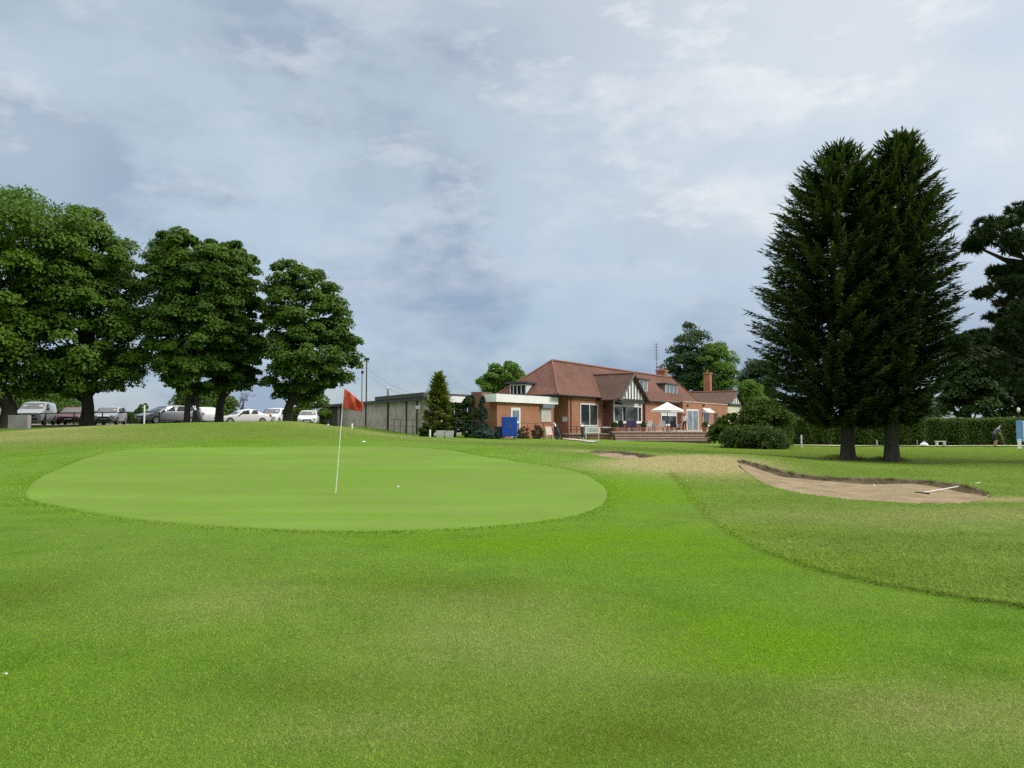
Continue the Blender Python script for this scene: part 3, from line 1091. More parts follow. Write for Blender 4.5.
def shrub(name, label, cat, Y, rows, mat_, n_cl=60, nl=120, leaf=.12, seed=1, group=None, clump=.16, depth=None, stem=True, bark=None, up=.35):
    """a bush leafy to the ground: clumps on the skin of its outline, twigs inside"""
    rng = np.random.default_rng(seed)
    cx = (rows[-1][1] + rows[-1][2]) / 2
    bx = at(cx, rows[-1][0], Y)
    base = np.array([bx[0], Y, gz(bx[0], Y)])
    root = tag(empty(name, base), label, cat, group)
    cr_ = Crown(rows, Y, base)
    z0, z1 = cr_.z[0], cr_.z[-1]
    wmax = cr_.r.max()
    dep = (depth or wmax) / wmax
    n_cl = int(n_cl * 1.5)
    zs = rng.uniform(z0, z1, n_cl)
    rc = np.maximum(wmax * clump * 1.7 * rng.uniform(.7, 1.3, n_cl) * np.clip(cr_.rad(zs) / wmax, .3, 1), .08)
    fr = np.sqrt(rng.uniform(.4, 1, n_cl))
    th = rng.uniform(0, 2 * math.pi, n_cl)
    ra = np.maximum(cr_.rad(zs) - rc * .8, .02) * fr
    nl = int(nl * 1.5)
    cen = np.column_stack([cr_.c(zs) + ra * np.cos(th), Y + ra * np.sin(th) * dep, np.minimum(zs, z1 - rc * .5)])
    P, d, idx = leaf_clumps(cen, rc, nl, rng, leaf, .9)
    n = len(P)
    P[:, 2] = np.maximum(P[:, 2], base[2] + .02)
    Nn = unit(d + np.array([0, 0, up]) + rng.normal(0, .5, (n, 3)))
    D = unit(np.cross(Nn, sphere_dirs(n, rng)) + np.array([0, 0, .35]))
    tint = np.clip(rng.uniform(0, 1, n_cl)[idx] * .5 + rng.uniform(0, .5, n), 0, 1)
    L = leaf * rng.uniform(.7, 1.5, n)
    link(bpy.data.objects.new("foliage", cards("foliage", P - base, D, Nn, L, L * .6, tint, mat_)), root)
    wd = MB()
    for j in range(min(14, n_cl)):
        q = cen[j] - base
        wd.tube([(q[0] * .1, q[1] * .1, -.05), (q[0] * .5, q[1] * .5, q[2] * .6), q], [.05, .035, .012], 5)
    wd.build("stems", bark or M_BARK, root)
    return root


SG = "broad trees along the car park"
broadleaf("sycamore_tree", "huge broad leafed tree cut by the left edge of the photo, tallest of the row", "tree", SG, 50, 8, 430,
          [(398, -70, 45), (380, -110, 58), (340, -130, 66), (300, -140, 74), (260, -140, 92), (235, -130, 104), (218, -110, 86), (206, -90, 58), (197, -60, 30), (192, -40, 8)], M_SYC, 230, 170, .27, .13, .5, seed=21, limbs=20)
broadleaf("sycamore_tree", "broad green tree with one thick dark trunk between the red car and the silver car", "tree", SG, 53, 87, 427,
          [(398, 60, 112), (388, 30, 138), (370, 18, 152), (340, 14, 158), (300, 20, 158), (275, 24, 152), (255, 34, 147), (240, 46, 134), (226, 56, 118), (214, 66, 98), (208, 74, 88)], M_SYC, 200, 170, .27, .13, .42, seed=22, limbs=20, inner=.35)
broadleaf("sycamore_tree", "broad dark tree on two slim trunks in front of the grey car", "tree", SG, 53, 191, 426,
          [(396, 172, 208), (380, 154, 228), (350, 144, 246), (320, 146, 250), (290, 150, 248), (262, 148, 244), (248, 152, 234), (240, 158, 216), (234, 168, 200)], M_SYC2, 190, 170, .27, .14, .2, stems=2, seed=23, limbs=18, inner=.3)
broadleaf("sycamore_tree", "dark tree with a single trunk right of the twin trunked tree", "tree", SG, 56, 219, 425,
          [(394, 208, 250), (378, 204, 268), (350, 202, 270), (320, 200, 268), (290, 198, 266), (268, 200, 262), (254, 206, 256), (246, 214, 248), (241, 226, 242)], M_SYC2, 150, 160, .27, .16, .3, seed=24, limbs=14, inner=.3)
broadleaf("sycamore_tree", "rounded dark tree nearest the red flag with open lacy right side", "tree", SG, 55, 287, 426,
          [(402, 276, 312), (390, 262, 345), (375, 260, 362), (360, 260, 367), (345, 262, 364), (325, 264, 357), (305, 264, 348), (288, 264, 338), (274, 268, 324), (266, 274, 302), (261, 280, 290)], M_SYC2, 190, 120, .26, .125, .33, seed=25, limbs=24, inner=.35)

CG = "tall dark conifers by the bunker"
cypress("conifer_tree", "left of the two tall dark conifers beyond the bunker, slightly shorter", CG, 36.5, 848, 459,
        [(419, 806, 884), (408, 792, 892), (392, 780, 896), (370, 770, 898), (345, 762, 898), (320, 762, 896), (300, 764, 894), (280, 766, 893), (255, 774, 892), (230, 782, 890), (205, 792, 889), (180, 799, 883), (160, 809, 870), (146, 822, 857), (136, 834, 845)], 31)
cypress("conifer_tree", "right of the two tall dark conifers beyond the bunker, taller with the highest pointed top", CG, 35.5, 892, 461,
        [(417, 858, 914), (405, 850, 924), (388, 846, 934), (365, 846, 944), (340, 848, 946), (310, 850, 947), (285, 851, 947), (260, 852, 946), (235, 854, 944), (210, 854, 938), (185, 859, 931), (160, 867, 923), (142, 878, 917), (130, 889, 913), (124, 897, 909)], 32)

# the pine at the right edge: flat plates of needles on long boughs
rng = np.random.default_rng(41)
Yp = 34.0
pb = at(1052, 462, Yp)
base = np.array([pb[0], Yp, gz(pb[0], Yp)])
root = tag(empty("pine_tree", base), "dark pine with layered boughs reaching in from the right edge", "tree")
PADS = [(1075, 225, 34, 20), (1110, 260, 40, 26), (1150, 300, 44, 30), (1120, 340, 44, 28), (1085, 370, 36, 22), (1150, 370, 40, 26), (1170, 250, 30, 22), (1004, 222, 20, 10), (1018, 212, 16, 8), (1036, 214, 22, 12), (985, 246, 17, 9), (1004, 250, 18, 9), (1024, 244, 20, 11), (972, 244, 7, 5), (1018, 264, 18, 9), (1000, 268, 14, 8), (998, 286, 16, 9), (1016, 284, 18, 10), (990, 296, 10, 6),  # leading pads: unseen right half of the crown, added to shade the lawn
        (1030, 300, 22, 12), (1012, 306, 14, 8), (1004, 322, 16, 8), (1022, 326, 18, 10), (988, 332, 18, 9), (972, 338, 14, 7), (958, 346, 12, 6), (1006, 346, 20, 10), (1030, 352, 22, 13), (1016, 372, 18, 12), (1036, 388, 22, 14), (1060, 250, 30, 18), (1065, 310, 30, 20), (1062, 200, 26, 14), (1050, 350, 22, 14), (1008, 364, 14, 9)]
Ps, Ds, Ts = [], [], []
wd = MB()
PADS = [(px + rng.normal(0, .45) * rx, py + rng.normal(0, .5) * rz, rx * rng.uniform(.5, .8), rz * rng.uniform(.45, .8)) for px, py, rx, rz in PADS for _ in range(2)]
for px, py, rx, rz in PADS:
    c = at(px, py, Yp + rng.normal(0, .8))
    k = Yp / FPX
    rx, rz = rx * .9, rz * .8
    nt_ = int(22 + rx * rz * .3)
    d = sphere_dirs(nt_, rng)
    T = c + d * np.array([rx * k, rx * k * 1.1, rz * k]) * (rng.uniform(0, 1, (nt_, 1)) ** .6) * 1.3
    nn = 30                      # needles of a tuft
    Dn = unit(np.repeat(d * .5 + np.array([0, 0, .5]), nn, 0) + sphere_dirs(nt_ * nn, rng) * .9)
    Ps.append(np.repeat(T, nn, 0) + Dn * .12)
    Ds.append(Dn)
    Ts.append(np.clip(np.repeat(rng.uniform(0, .6, nt_), nn) + rng.uniform(0, .4, nt_ * nn), 0, 1))
    zb = max(c[2] - 1.2, base[2] + 3)
    s0 = np.array([base[0], Yp, zb])
    wd.tube([s0 - base, (s0 * .45 + c * .55) + np.array([0, 0, -.25]) - base, c - base], [.11, .07, .02], 6)
P, D, tt = np.concatenate(Ps), np.concatenate(Ds), np.concatenate(Ts)
n = len(P)
link(bpy.data.objects.new("crown", cards("crown", P - base, D, sphere_dirs(n, rng), rng.uniform(.24, .40, n), rng.uniform(.035, .06, n), tt, M_PINE, .0)), root)
wd.build("boughs", M_BARK3, root)
MB().tube([(0, 0, -.1), (0, 0, .5), (.1, 0, 4), (-.1, 0, 9), (.1, 0, 13)], [.5, .36, .3, .22, .06], 12).build("trunk", M_BARK3, root)

# trees behind the house and the hedge
broadleaf("oak_tree", "small bright green tree showing above the flat roof left of the house", "tree", None, 92, 500, 424,
          [(398, 478, 524), (388, 472, 526), (378, 476, 527), (370, 484, 525), (365, 494, 520), (362, 502, 514)], M_LIME, 60, 110, .34, .19, .3, seed=51, limbs=14, inner=.3)
broadleaf("cedar_tree", "tall dark tree with ragged top behind the brick chimneys", "tree", None, 124, 684, 424,
          [(400, 664, 716), (385, 660, 716), (372, 659, 714), (358, 662, 716), (345, 670, 716), (335, 676, 712), (328, 679, 702), (323, 681, 690)], leaf_mat("cedar leaves", (.030, .062, .022), (.06, .105, .035), None, .2), 80, 100, .42, .2, .4, seed=52, limbs=16, inner=.25)
broadleaf("ash_tree", "bright green tree behind the right chimney and wing roof", "tree", None, 120, 718, 424,
          [(405, 700, 742), (390, 696, 746), (375, 694, 745), (362, 696, 741), (352, 700, 734), (345, 706, 726), (342, 712, 720)], M_LIME, 70, 110, .36, .2, .35, seed=53, limbs=12, inner=.25)
broadleaf("beech_tree", "dark green tree between the bright green tree and the conifers", "tree", None, 128, 758, 424,
          [(405, 742, 776), (392, 738, 784), (378, 738, 786), (366, 742, 780), (360, 750, 770)], leaf_mat("beech leaves", (.022, .055, .026), (.05, .095, .035), None, .2), 60, 110, .42, .22, .35, seed=54, limbs=10, inner=.2)
broadleaf("young_tree", "low light green tree right behind the big round bush", "tree", None, 114, 750, 424,
          [(412, 736, 764), (402, 730, 768), (392, 732, 766), (384, 738, 760), (380, 745, 754)], M_LIME, 46, 90, .28, .24, .2, seed=55, limbs=8, inner=.2)
BG = "broad trees behind the hedge"
M_BROAD = leaf_mat("broad dark leaves", (.022, .046, .010), (.055, .092, .018), (.032, .062, .012), .25)
broadleaf("broad_tree", "wide dark green tree above the hedge right of the conifers", "tree", BG, 66, 968, 440,
          [(417, 938, 1000), (405, 936, 1006), (388, 940, 1008), (370, 946, 1006), (352, 952, 1002), (338, 960, 994), (330, 968, 984)], M_BROAD, 110, 130, .3, .17, .35, seed=56, limbs=12, inner=.2)
broadleaf("broad_tree", "dark tree half hidden behind the pine at the right edge", "tree", BG, 70, 1020, 440,
          [(418, 990, 1062), (395, 980, 1068), (370, 982, 1070), (345, 990, 1064), (325, 1000, 1050), (312, 1012, 1036)], M_BROAD, 120, 120, .32, .17, .4, seed=57, limbs=12, inner=.2)
broadleaf("broad_tree", "pale green small tree seen between the conifer trunks and the wide dark tree", "tree", BG, 95, 922, 432,
          [(421, 900, 946), (412, 898, 948), (404, 906, 944), (397, 916, 934)], leaf_mat("pale grey leaves", (.05, .09, .05), (.10, .15, .09), None, .25), 34, 80, .32, .25, .2, seed=58, limbs=6, inner=.2)  # paler grey green leaf colour of this small tree
broadleaf("broad_tree", "low grey green tree above the hedge left of the conifer trunks", "tree", BG, 95, 800, 432,
          [(424, 778, 836), (416, 776, 838), (408, 784, 828), (402, 792, 812)], leaf_mat("grey green leaves", (.03, .06, .035), (.07, .11, .06), None, .25), 34, 80, .32, .25, .2, seed=59, limbs=6, inner=.2)

# bushes
shrub("rounded_bush", "big rounded dark green bush at the right end of the house", "bush", 52,
      [(447, 738, 790), (435, 734, 793), (420, 735, 794), (411, 740, 790), (405, 748, 782), (401, 756, 774)], M_YEW, 110, 170, .13, 61, up=.6)
shrub("spreading_bush", "low dark spreading bush at the foot of the big rounded bush", "bush", 49.5,
      [(449, 722, 788), (443, 719, 790), (436, 722, 786), (430, 732, 772), (427.5, 740, 756)], M_DGREEN, 70, 130, .13, 62, up=.5)
shrub("clipped_bush", "dark narrow bush between the terrace and the big rounded bush", "bush", 53,
      [(443, 707, 738), (434, 706, 740), (425, 711, 740), (418, 720, 740), (414, 728, 738)], M_YEW, 46, 130, .13, 63)
cypress("golden_conifer", "yellow green pointed conifer in front of the grey hall corner", None, 56, 439, 437.5,
        [(430, 427, 452), (424, 424, 454), (415, 424, 453), (405, 427, 450), (395, 430.5, 447), (385, 433, 444.5), (377, 435.5, 442), (371, 438, 439.5)], 64, 190, M_GOLD, .12, (.22, .42))
SHG = "evergreen shrubs along the brick extension"
shrub("evergreen_shrub", "tall dark green evergreen in front of the white fascia", "shrub", 57,
      [(437, 458, 482), (425, 456, 483), (410, 458, 481), (402, 461, 477), (396, 465, 473)], M_DGREEN, 50, 120, .12, 65, SHG)
shrub("evergreen_shrub", "blue green pointed evergreen beside the brick corner", "shrub", 55.5,
      [(436, 477, 490), (424, 476, 491), (412, 477, 488), (403, 479, 486), (396, 481, 484)], M_BLUE, 40, 110, .11, 66, SHG)
shrub("evergreen_shrub", "low grey green shrub at the foot of the brick corner", "shrub", 54,
      [(439, 474, 500), (435, 472, 501), (431, 478, 496)], M_BLUE, 30, 90, .11, 67, SHG)
shrub("evergreen_shrub", "dark low shrub left of the golden conifer foot", "shrub", 55.5,
      [(437, 419, 434), (431, 418, 434), (426, 422, 431)], M_DGREEN, 26, 90, .11, 68, SHG)
shrub("evergreen_shrub", "dark shrub between the golden conifer and the tall evergreen", "shrub", 57,
      [(434, 448, 460), (420, 447, 461), (408, 450, 460), (402, 453, 458)], M_DGREEN, 28, 90, .11, 69, SHG)
RG = "thin reddish shrubs against the brick wall"
shrub("wall_shrub", "thin reddish shrub beside the blue cabinet", "shrub", 56.5, [(439, 517, 529), (433, 517, 530), (427, 519, 529)], M_RED, 22, 26, .11, 70, RG)
shrub("wall_shrub", "thin reddish shrub under the white shutter", "shrub", 58.5, [(439, 532, 545), (432, 531, 545), (426, 533, 544)], M_RED, 24, 26, .11, 71, RG)

# clipped hedge along the right: a leafy skin over a twiggy body, young shoots along the top
def hedge(name, label, x0, x1, Y, h, th, n, seed, mt=M_HEDGE, shoots=True):
    rng = np.random.default_rng(seed)
    cx = (x0 + x1) / 2
    base = np.array([cx, Y, gz(cx, Y)])
    root = tag(empty(name, base), label, "hedge")
    u = rng.uniform(x0, x1, n)
    face = rng.uniform(0, 1, n)
    front = face < .66
    v = rng.uniform(0, 1, n)
    wob = .12 * np.sin(u * 1.7) + .1 * np.sin(u * 4.1 + 1)
    y = np.where(front, Y - th / 2 + wob + rng.normal(0, .07, n), Y + (v - .5) * th)
    g = gza(u, np.full(n, Y))
    z = np.where(front, g + v * h, g + h + .07 * np.sin(u * 2.3) + rng.normal(0, .06, n))
    P = np.column_stack([u, y, z])
    Nn = unit(np.where(front[:, None], np.array([0, -1, .3]), np.array([0, -.2, 1])) + rng.normal(0, .6, (n, 3)))
    D = unit(np.cross(Nn, sphere_dirs(n, rng)) + np.array([0, 0, .3]))
    L = rng.uniform(.12, .24, n)
    f_ = link(bpy.data.objects.new("foliage", cards("foliage", P - base, D, Nn, L, L * .6, rng.uniform(0, 1, n), mt)), root)
    if shoots:
        k = n // 9
        u = rng.uniform(x0, x1, k)
        P = np.column_stack([u, Y + rng.uniform(-.5, .5, k) * th, gza(u, np.full(k, Y)) + h + rng.uniform(0, .16, k)])
        D = unit(np.array([0, 0, 1.]) + rng.normal(0, .35, (k, 3)))
        link(bpy.data.objects.new("young_shoots", cards("young_shoots", P - base, D, sphere_dirs(k, rng), rng.uniform(.2, .42, k), .07, rng.uniform(0, 1, k), M_HTOP)), root)
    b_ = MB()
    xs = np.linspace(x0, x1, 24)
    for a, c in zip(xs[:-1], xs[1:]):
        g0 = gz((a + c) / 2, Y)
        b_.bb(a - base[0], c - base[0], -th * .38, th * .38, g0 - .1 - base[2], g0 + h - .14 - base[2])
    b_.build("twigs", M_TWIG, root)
    return root


M_TWIG = bark_mat("dark twigs", (.02, .026, .012), (.035, .03, .018))  # dark colour of the solid hedge core
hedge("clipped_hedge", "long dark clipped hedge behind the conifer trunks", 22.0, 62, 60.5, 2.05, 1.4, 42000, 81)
hedge("field_hedge", "low green hedge beyond the parked cars at the far left", -62, -20, 92, 1.5, 1.5, 26000, 82, M_SYC, False)
shrub("field_bush", "low bush behind the white post left of the grey car", "bush", 76, [(424, 134, 150), (417, 133, 152), (410, 136, 150), (404, 139, 147)], M_SYC2, 26, 90, .17, 83)
shrub("field_bush", "leafy bush behind the white hatchback beside the grey hall", "bush", 80, [(426, 292, 330), (412, 290, 332), (400, 294, 330), (392, 300, 322)], M_SYC, 44, 110, .22, 84)
shrub("field_bush", "dark bush beyond the cars under the leftmost trees", "bush", 84, [(424, -10, 82), (408, -12, 84), (396, -8, 70), (388, 2, 50)], M_SYC2, 80, 110, .25, 85)
shrub("field_bush", "dark bush beyond the cars under the twin trunked tree", "bush", 82, [(424, 170, 236), (410, 168, 238), (398, 174, 232), (390, 186, 222)], M_SYC2, 60, 110, .25, 86)
# bare little tree behind the low saloon
rng = np.random.default_rng(90)
c = at(241, 424, 78)
base = np.array([c[0], 78, gz(c[0], 78)])
wd = MB()
def twig(p, d, l, r_, lev):
    e = p + d * l
    wd.tube([p, p + d * l * .5 + rng.normal(0, .05, 3), e], [r_, r_ * .8, r_ * .6], 5, 0, False)
    if lev:
        for _ in range(3 if lev > 1 else 4):
            twig(e, unit(d + rng.normal(0, .62, 3) + np.array([0, 0, .1])), l * rng.uniform(.55, .8), r_ * .6, lev - 1)
twig(np.array([0., 0, -.1]), np.array([0., 0, 1.]), 1.5, .12, 4)
o = wd.build("bare_tree", M_BARK)
o.location = base
tag(o, "small leafless tree behind the low white saloon", "tree")
# ------------------------------------------------------------------ materials of the buildings
M_BRICK = brick_mat("red brick", (.42, .135, .064), (.49, .178, .084), (.38, .28, .19), .225, .075, .010, (.80, .76, .74))
M_BRICKD = brick_mat("old brown brick", (.24, .095, .06), (.30, .13, .08), (.25, .19, .15), .225, .075, .010, (.75, .72, .72))
M_TILE = brick_mat("plain clay roof tiles", (.19, .074, .046), (.245, .102, .062), (.10, .05, .036), .17, .10, .012, (.70, .68, .70), .35, .9, .7)
M_TILE2 = brick_mat("brown clay roof tiles", (.125, .068, .045), (.165, .09, .058), (.07, .04, .03), .17, .10, .012, (.72, .70, .70), .35, .9, .7)
M_RIDGE = mat("ridge tiles", (.24, .09, .06), .85, (.16, .07, .05), 3)
M_PANEL = mat("grey pebbledash panels", (.52, .455, .41), .95, (.38, .335, .30), 1.1, .5, 60)
M_CONC = mat("grey concrete", (.34, .32, .29), .9, (.26, .245, .22), 2, .2)
M_WHITE = mat("white painted boards", (.84, .83, .80), .5, (.76, .75, .72), 1.4)
M_UPVC = mat("white window plastic", (.78, .79, .79), .35, (.72, .73, .73), 2)
M_CREAM = mat("cream render", (.66, .61, .50), .9, (.56, .52, .43), 1.2, .2)
M_BLACK = mat("black painted timber", (.022, .021, .02), .55, (.03, .03, .03), 3)
M_FELT = mat("dark roof felt", (.05, .05, .055), .85, (.075, .075, .08), 2)
M_DARKW = mat("dark brown boards", (.07, .052, .04), .85, (.045, .035, .028), 3, .3, streak=True)
M_GLASS = glass_mat("window glass")
M_GLASS2 = glass_mat("pale window glass", (.10, .12, .14), .06)
M_CURT = mat("pale blind", (.62, .62, .60), .8)
M_LEAD = mat("weathered lead", (.20, .21, .22), .6, (.14, .15, .16), 2)
M_PINK = mat("pinkish stone copings", (.56, .41, .33), .9, (.46, .33, .27), 2, .2)
M_STONE = mat("pale stone steps", (.62, .53, .44), .9, (.50, .42, .35), 1.5, .2)
M_PAVE = mat("terrace paving", (.33, .27, .23), .9, (.27, .225, .19), 1.5, .2)
M_BLUE_ = mat("blue painted steel", (.012, .07, .42), .35, (.010, .055, .34), 1.2)
M_METAL = mat("dark railing metal", (.03, .032, .033), .5)
M_GREENM = mat("green coated wire", (.02, .085, .06), .5)
M_WPOST = mat("white post paint", (.72, .72, .70), .5, (.60, .59, .55), 4)
M_CLOTHW = mat("off white canvas", (.76, .74, .68), .8, (.70, .68, .62), 2)
M_CHR = mat("brushed steel", (.6, .6, .6), .3, metal=1.0)
M_POT = mat("terracotta", (.42, .19, .11), .85)

# ------------------------------------------------------------------ building frame: x along the facade, y into the building
CX, CY = at(558, 394, 62.0)[0], 62.0
ANG = math.atan2(.842, .539)
UX, UY = math.cos(ANG), math.sin(ANG)
NX, NY = UY, -UX                      # out of the facade, towards the right front


def F(px, py, off):
    """photo pixel onto the plane parallel to the facade, off metres in front of it -> (x along, z)"""
    d = ray(px, py)
    k = (off + CX * NX + CY * NY) / (d[0] * NX + d[1] * NY)
    p = d * k
    return (p[0] - CX) * UX + (p[1] - CY) * UY, p[2] + 1.6


def S(px, py, t0):
    """photo pixel onto the cross plane at x = t0 -> (y, z)"""
    d = ray(px, py)
    k = (t0 + CX * UX + CY * UY) / (d[0] * UX + d[1] * UY)
    p = d * k
    return -((p[0] - CX) * NX + (p[1] - CY) * NY), p[2] + 1.6


def hw(t, y):
    """building frame -> world"""
    return CX + t * UX - y * NX, CY + t * UY - y * NY


def opening(root, name, x0, x1, z0, z1, y, mull=(), trans=(), fr=.09, glass=M_GLASS, frame=M_UPVC, side=False, sill=True, off=None, label=None, proud=.05):
    """a framed opening on a front wall (outwards = -y) or, with side, on an end wall (outwards = -x); panes sit in the frame"""
    def bx(mb, a0, a1, b0, b1, d0, d1):
        if side:
            mb.bb(y + d0, y + d1, a0, a1, b0, b1)
        else:
            mb.bb(a0, a1, y + d0, y + d1, b0, b1)
    f = MB()
    bx(f, x0, x0 + fr, z0, z1, -proud, .04)
    bx(f, x1 - fr, x1, z0, z1, -proud, .04)
    bx(f, x0 + fr, x1 - fr, z1 - fr, z1, -proud, .04)
    bx(f, x0 + fr, x1 - fr, z0, z0 + fr, -proud, .04)
    xs = [x0 + fr] + [x0 + (x1 - x0) * m_ for m_ in mull] + [x1 - fr]
    for m_ in mull:
        bx(f, x0 + (x1 - x0) * m_ - fr * .45, x0 + (x1 - x0) * m_ + fr * .45, z0 + fr, z1 - fr, -proud + .003, .035)
    for t_ in trans:
        zc_ = z0 + (z1 - z0) * t_
        bx(f, x0 + fr, x1 - fr, zc_ - fr * .4, zc_ + fr * .4, -proud + .006, .03)
    w = f.build(name, frame, root, off)
    if label:
        w["label"] = label
    g = MB()
    bx(g, x0 + fr * .5, x1 - fr * .5, z0 + fr * .5, z1 - fr * .5, -.012, .01)
    g.build("pane", glass, w)
    if sill:
        s_ = MB()
        bx(s_, x0 - .06, x1 + .06, z0 - .09, z0 - .004, -proud - .09, .03)
        s_.build("sill", M_WHITE, w)
    for ch in w.children:
        if off is not None:
            for v in ch.data.vertices:
                v.co -= Vector(off)
    return w


# ------------------------------------------------------------------ the clubhouse
house = tag(empty("brick_house", (CX, CY, 0), ANG), "long red brick clubhouse with tiled hipped roof and timbered gables", "building")
EZ = F(558, 394, 0)[1]
T1 = F(701, 402.5, 0)[0]
DEP = 6.3
RZ = F(552, 360.5, -DEP / 2)[1]
R0 = F(552, 360.5, -DEP / 2)[0]
R1 = F(671, 378, -DEP / 2)[0]
SL = (RZ - EZ) / (DEP / 2)
XW = F(568.5, 410, -.4)[0]
TP0 = F(683, 402, .25)[0]
TP1 = F(727.3, 406, .25)[0]
w = MB()
w.bb(XW, T1 - .5, .4, DEP - .4, -.2, EZ - .02)
w.build("wall", M_BRICK, house)
ZG = EZ - .14
rf = MB()
A, B, Cc, D_ = (0, 0, EZ), (T1, 0, EZ), (T1, DEP, EZ), (0, DEP, EZ)
r0, r1 = (R0, DEP / 2, RZ), (R1, DEP / 2, RZ)
rf.add([A, B, Cc, D_, r0, r1], [(0, 1, 5, 4), (2, 3, 4, 5), (3, 0, 4), (1, 2, 5)], 0)
rf.add([A, B, Cc, D_, (0, 0, ZG), (T1, 0, ZG), (T1, DEP, ZG), (0, DEP, ZG)], [(0, 4, 5, 1), (1, 5, 6, 2), (2, 6, 7, 3), (3, 7, 4, 0), (7, 6, 5, 4)], 1)
roof = rf.build("roof", [M_TILE, M_BLACK], house)
rd = MB()
up = np.array([0, 0, .03])
rd.tube([np.array(r0) + up, np.array(r1) + up], .11, 8)
for a, b_ in ((A, r0), (D_, r0), (B, r1), (Cc, r1)):
    rd.tube([np.array(a) + up, np.array(b_) + up], .09, 8)
rd.build("ridge_tiles", M_RIDGE, roof)
gt = MB()
gt.tube([(0.0, -.07, EZ - .06), (T1, -.07, EZ - .06)], .065, 8)
gt.tube([(XW + .35, .33, EZ - .1), (XW + .35, .33, .5)], .045, 8)
xg = F(608.5, 410, -.35)[0]
gt.tube([(xg, .33, EZ - .1), (xg, .33, .5)], .05, 8)
gt.build("gutter", M_BLACK, house)

# front patio door of the brick part
x0, z0 = F(580, 426.5, -.4)
x1, z1 = F(597.5, 403.5, -.4)[0], F(580, 403.0, -.4)[1]
opening(house, "patio_door", x0, x1, z0, z1, .4, (.52,), (), .13, M_GLASS, M_UPVC, sill=False)
xq = x0 + (x1 - x0) * .46
MB().bb(xq + .12, x1 - .14, .375, .383, z0 + .1, z1 - .1).build("doorway_shade", M_BLACK, house)  # black sheet stands in for the shade inside the open half
# side notice and wall lamp
ya, za = S(562.5, 421.5, XW)
yb, zb = S(567.3, 416.8, XW)
MB().bb(XW - .03, XW - .004, min(ya, yb), max(ya, yb), za, zb).build("notice_board", M_WHITE, house)
lx, lz = F(603.5, 406.5, -.4)
MB().box((lx, .28, lz), (.16, .2, .3), 0, 0, .03).build("wall_lamp", M_BLACK, house)

# ---- timbered front gable with the bay window under it
G = 1.8
lx_, lz_ = F(620.5, 398.8, G + .28)
rx_, rz_ = F(649, 401.9, G + .28)
ax_, az_ = F(633.6, 373.4, G + .28)
fz = (lz_ + rz_) / 2
yb_ = (az_ - EZ) / SL + .3
ax_ = (lx_ + rx_) / 2 * .25 + ax_ * .75
gf = house
gr = MB()
for sx in (lx_, rx_):
    q = [(sx, -G - .28, fz), (ax_, -G - .28, az_), (ax_, yb_, az_), (sx, yb_ * .35 + .2, fz)]
    if sx > ax_:
        q = q[::-1]
    gr.slab(q if sx < ax_ else q, .12, 0)
groof = gr.build("gable_roof", M_TILE2, house)
MB().tube([(ax_, -G - .3, az_ + .03), (ax_, yb_, az_ + .03)], .10, 8).build("ridge_tiles", M_RIDGE, groof)
gw = MB()
gw.prism([(0, 0), (1, 0), (1, 1), (0, 1)], 0, 0.001) if False else None
tri = [(lx_ + .25, fz), (rx_ - .25, fz), (ax_, az_ - .3)]
gw.add([(x, y, z) for y in (-G, -G + .2) for x, z in tri], [(0, 1, 2), (5, 4, 3), (0, 3, 4, 1), (1, 4, 5, 2), (2, 5, 3, 0)])
gable = gw.build("gable", M_WHITE, house)
tb = MB()
nT = 9
for k in range(1, nT):
    x = lx_ + .25 + (rx_ - lx_ - .5) * k / nT
    h = (az_ - .35 - fz) * (1 - abs(x - ax_) / ((rx_ - lx_) / 2))
    if h > .3:
        tb.bb(x - .085, x + .085, -G - .05, -G - .004, fz + .1, fz + h - .02)
tb.bb(lx_ + .05, rx_ - .05, -G - .08, -G + .1, fz - .28, fz + .12)
tb.build("timbering", M_BLACK, gable)
bg_ = MB()
for sx in (lx_, rx_):
    bg_.tube([(sx, -G - .30, fz - .12), (ax_, -G - .30, az_ - .12)], .13, 4, smooth=False)
bg_.build("barge_board", M_BLACK, gable)
# posts carrying the gable front
for sx in (rx_ - .3,):
    MB().bb(sx - .09, sx + .09, -G + .02, -G + .2, .6, fz - .2).build("post", M_BLACK, house)
# bay: brick side, white framed window
GB = .6
bx0 = F(613.5, 420, GB)[0]
bx1 = F(641.5, 420, GB)[0]
bz0 = F(628, 422.5, GB)[1]
bz1 = F(628, 400.5, GB)[1]
b_ = MB()
b_.bb(bx0, bx1, -GB + .06, .41, .3, bz0 - .1)
b_.bb(bx0, bx1, -GB + .06, .41, bz1 + .02, fz - .05)
b_.bb(bx0, bx0 + .35, -GB + .062, .41, bz0 - .1, bz1 + .02)
b_.bb(bx1 - .2, bx1, -GB + .062, .41, bz0 - .1, bz1 + .02)
b_.build("bay", M_BRICKD, house)
MB().bb(bx0 + .36, bx1 - .21, .2, .39, bz0 - .09, bz1).build("bay_interior", M_DARKW, house)
opening(house, "bay_window", bx0, bx1, bz0, bz1, -GB, (.30, .86), (.74,), .14)
MB().bb(bx0 + (bx1 - bx0) * .33, bx0 + (bx1 - bx0) * .83, -GB - .02, -GB - .014, bz0 + (bz1 - bz0) * .7, bz1 - .15).build("blind", M_CURT, house)

# recess wall window with the white blind
wx0, wz0 = F(661, 425.2, -.4)
wx1, wz1 = F(676.5, 411, -.4)[0], F(661, 411, -.4)[1]
opening(house, "window", wx0, wx1, wz0, wz1, .4, (), (.70,), .15)
MB().bb(wx0 + .16, wx1 - .16, .375, .383, wz0 + (wz1 - wz0) * .72, wz1 - .15).build("blind", M_CURT, house)

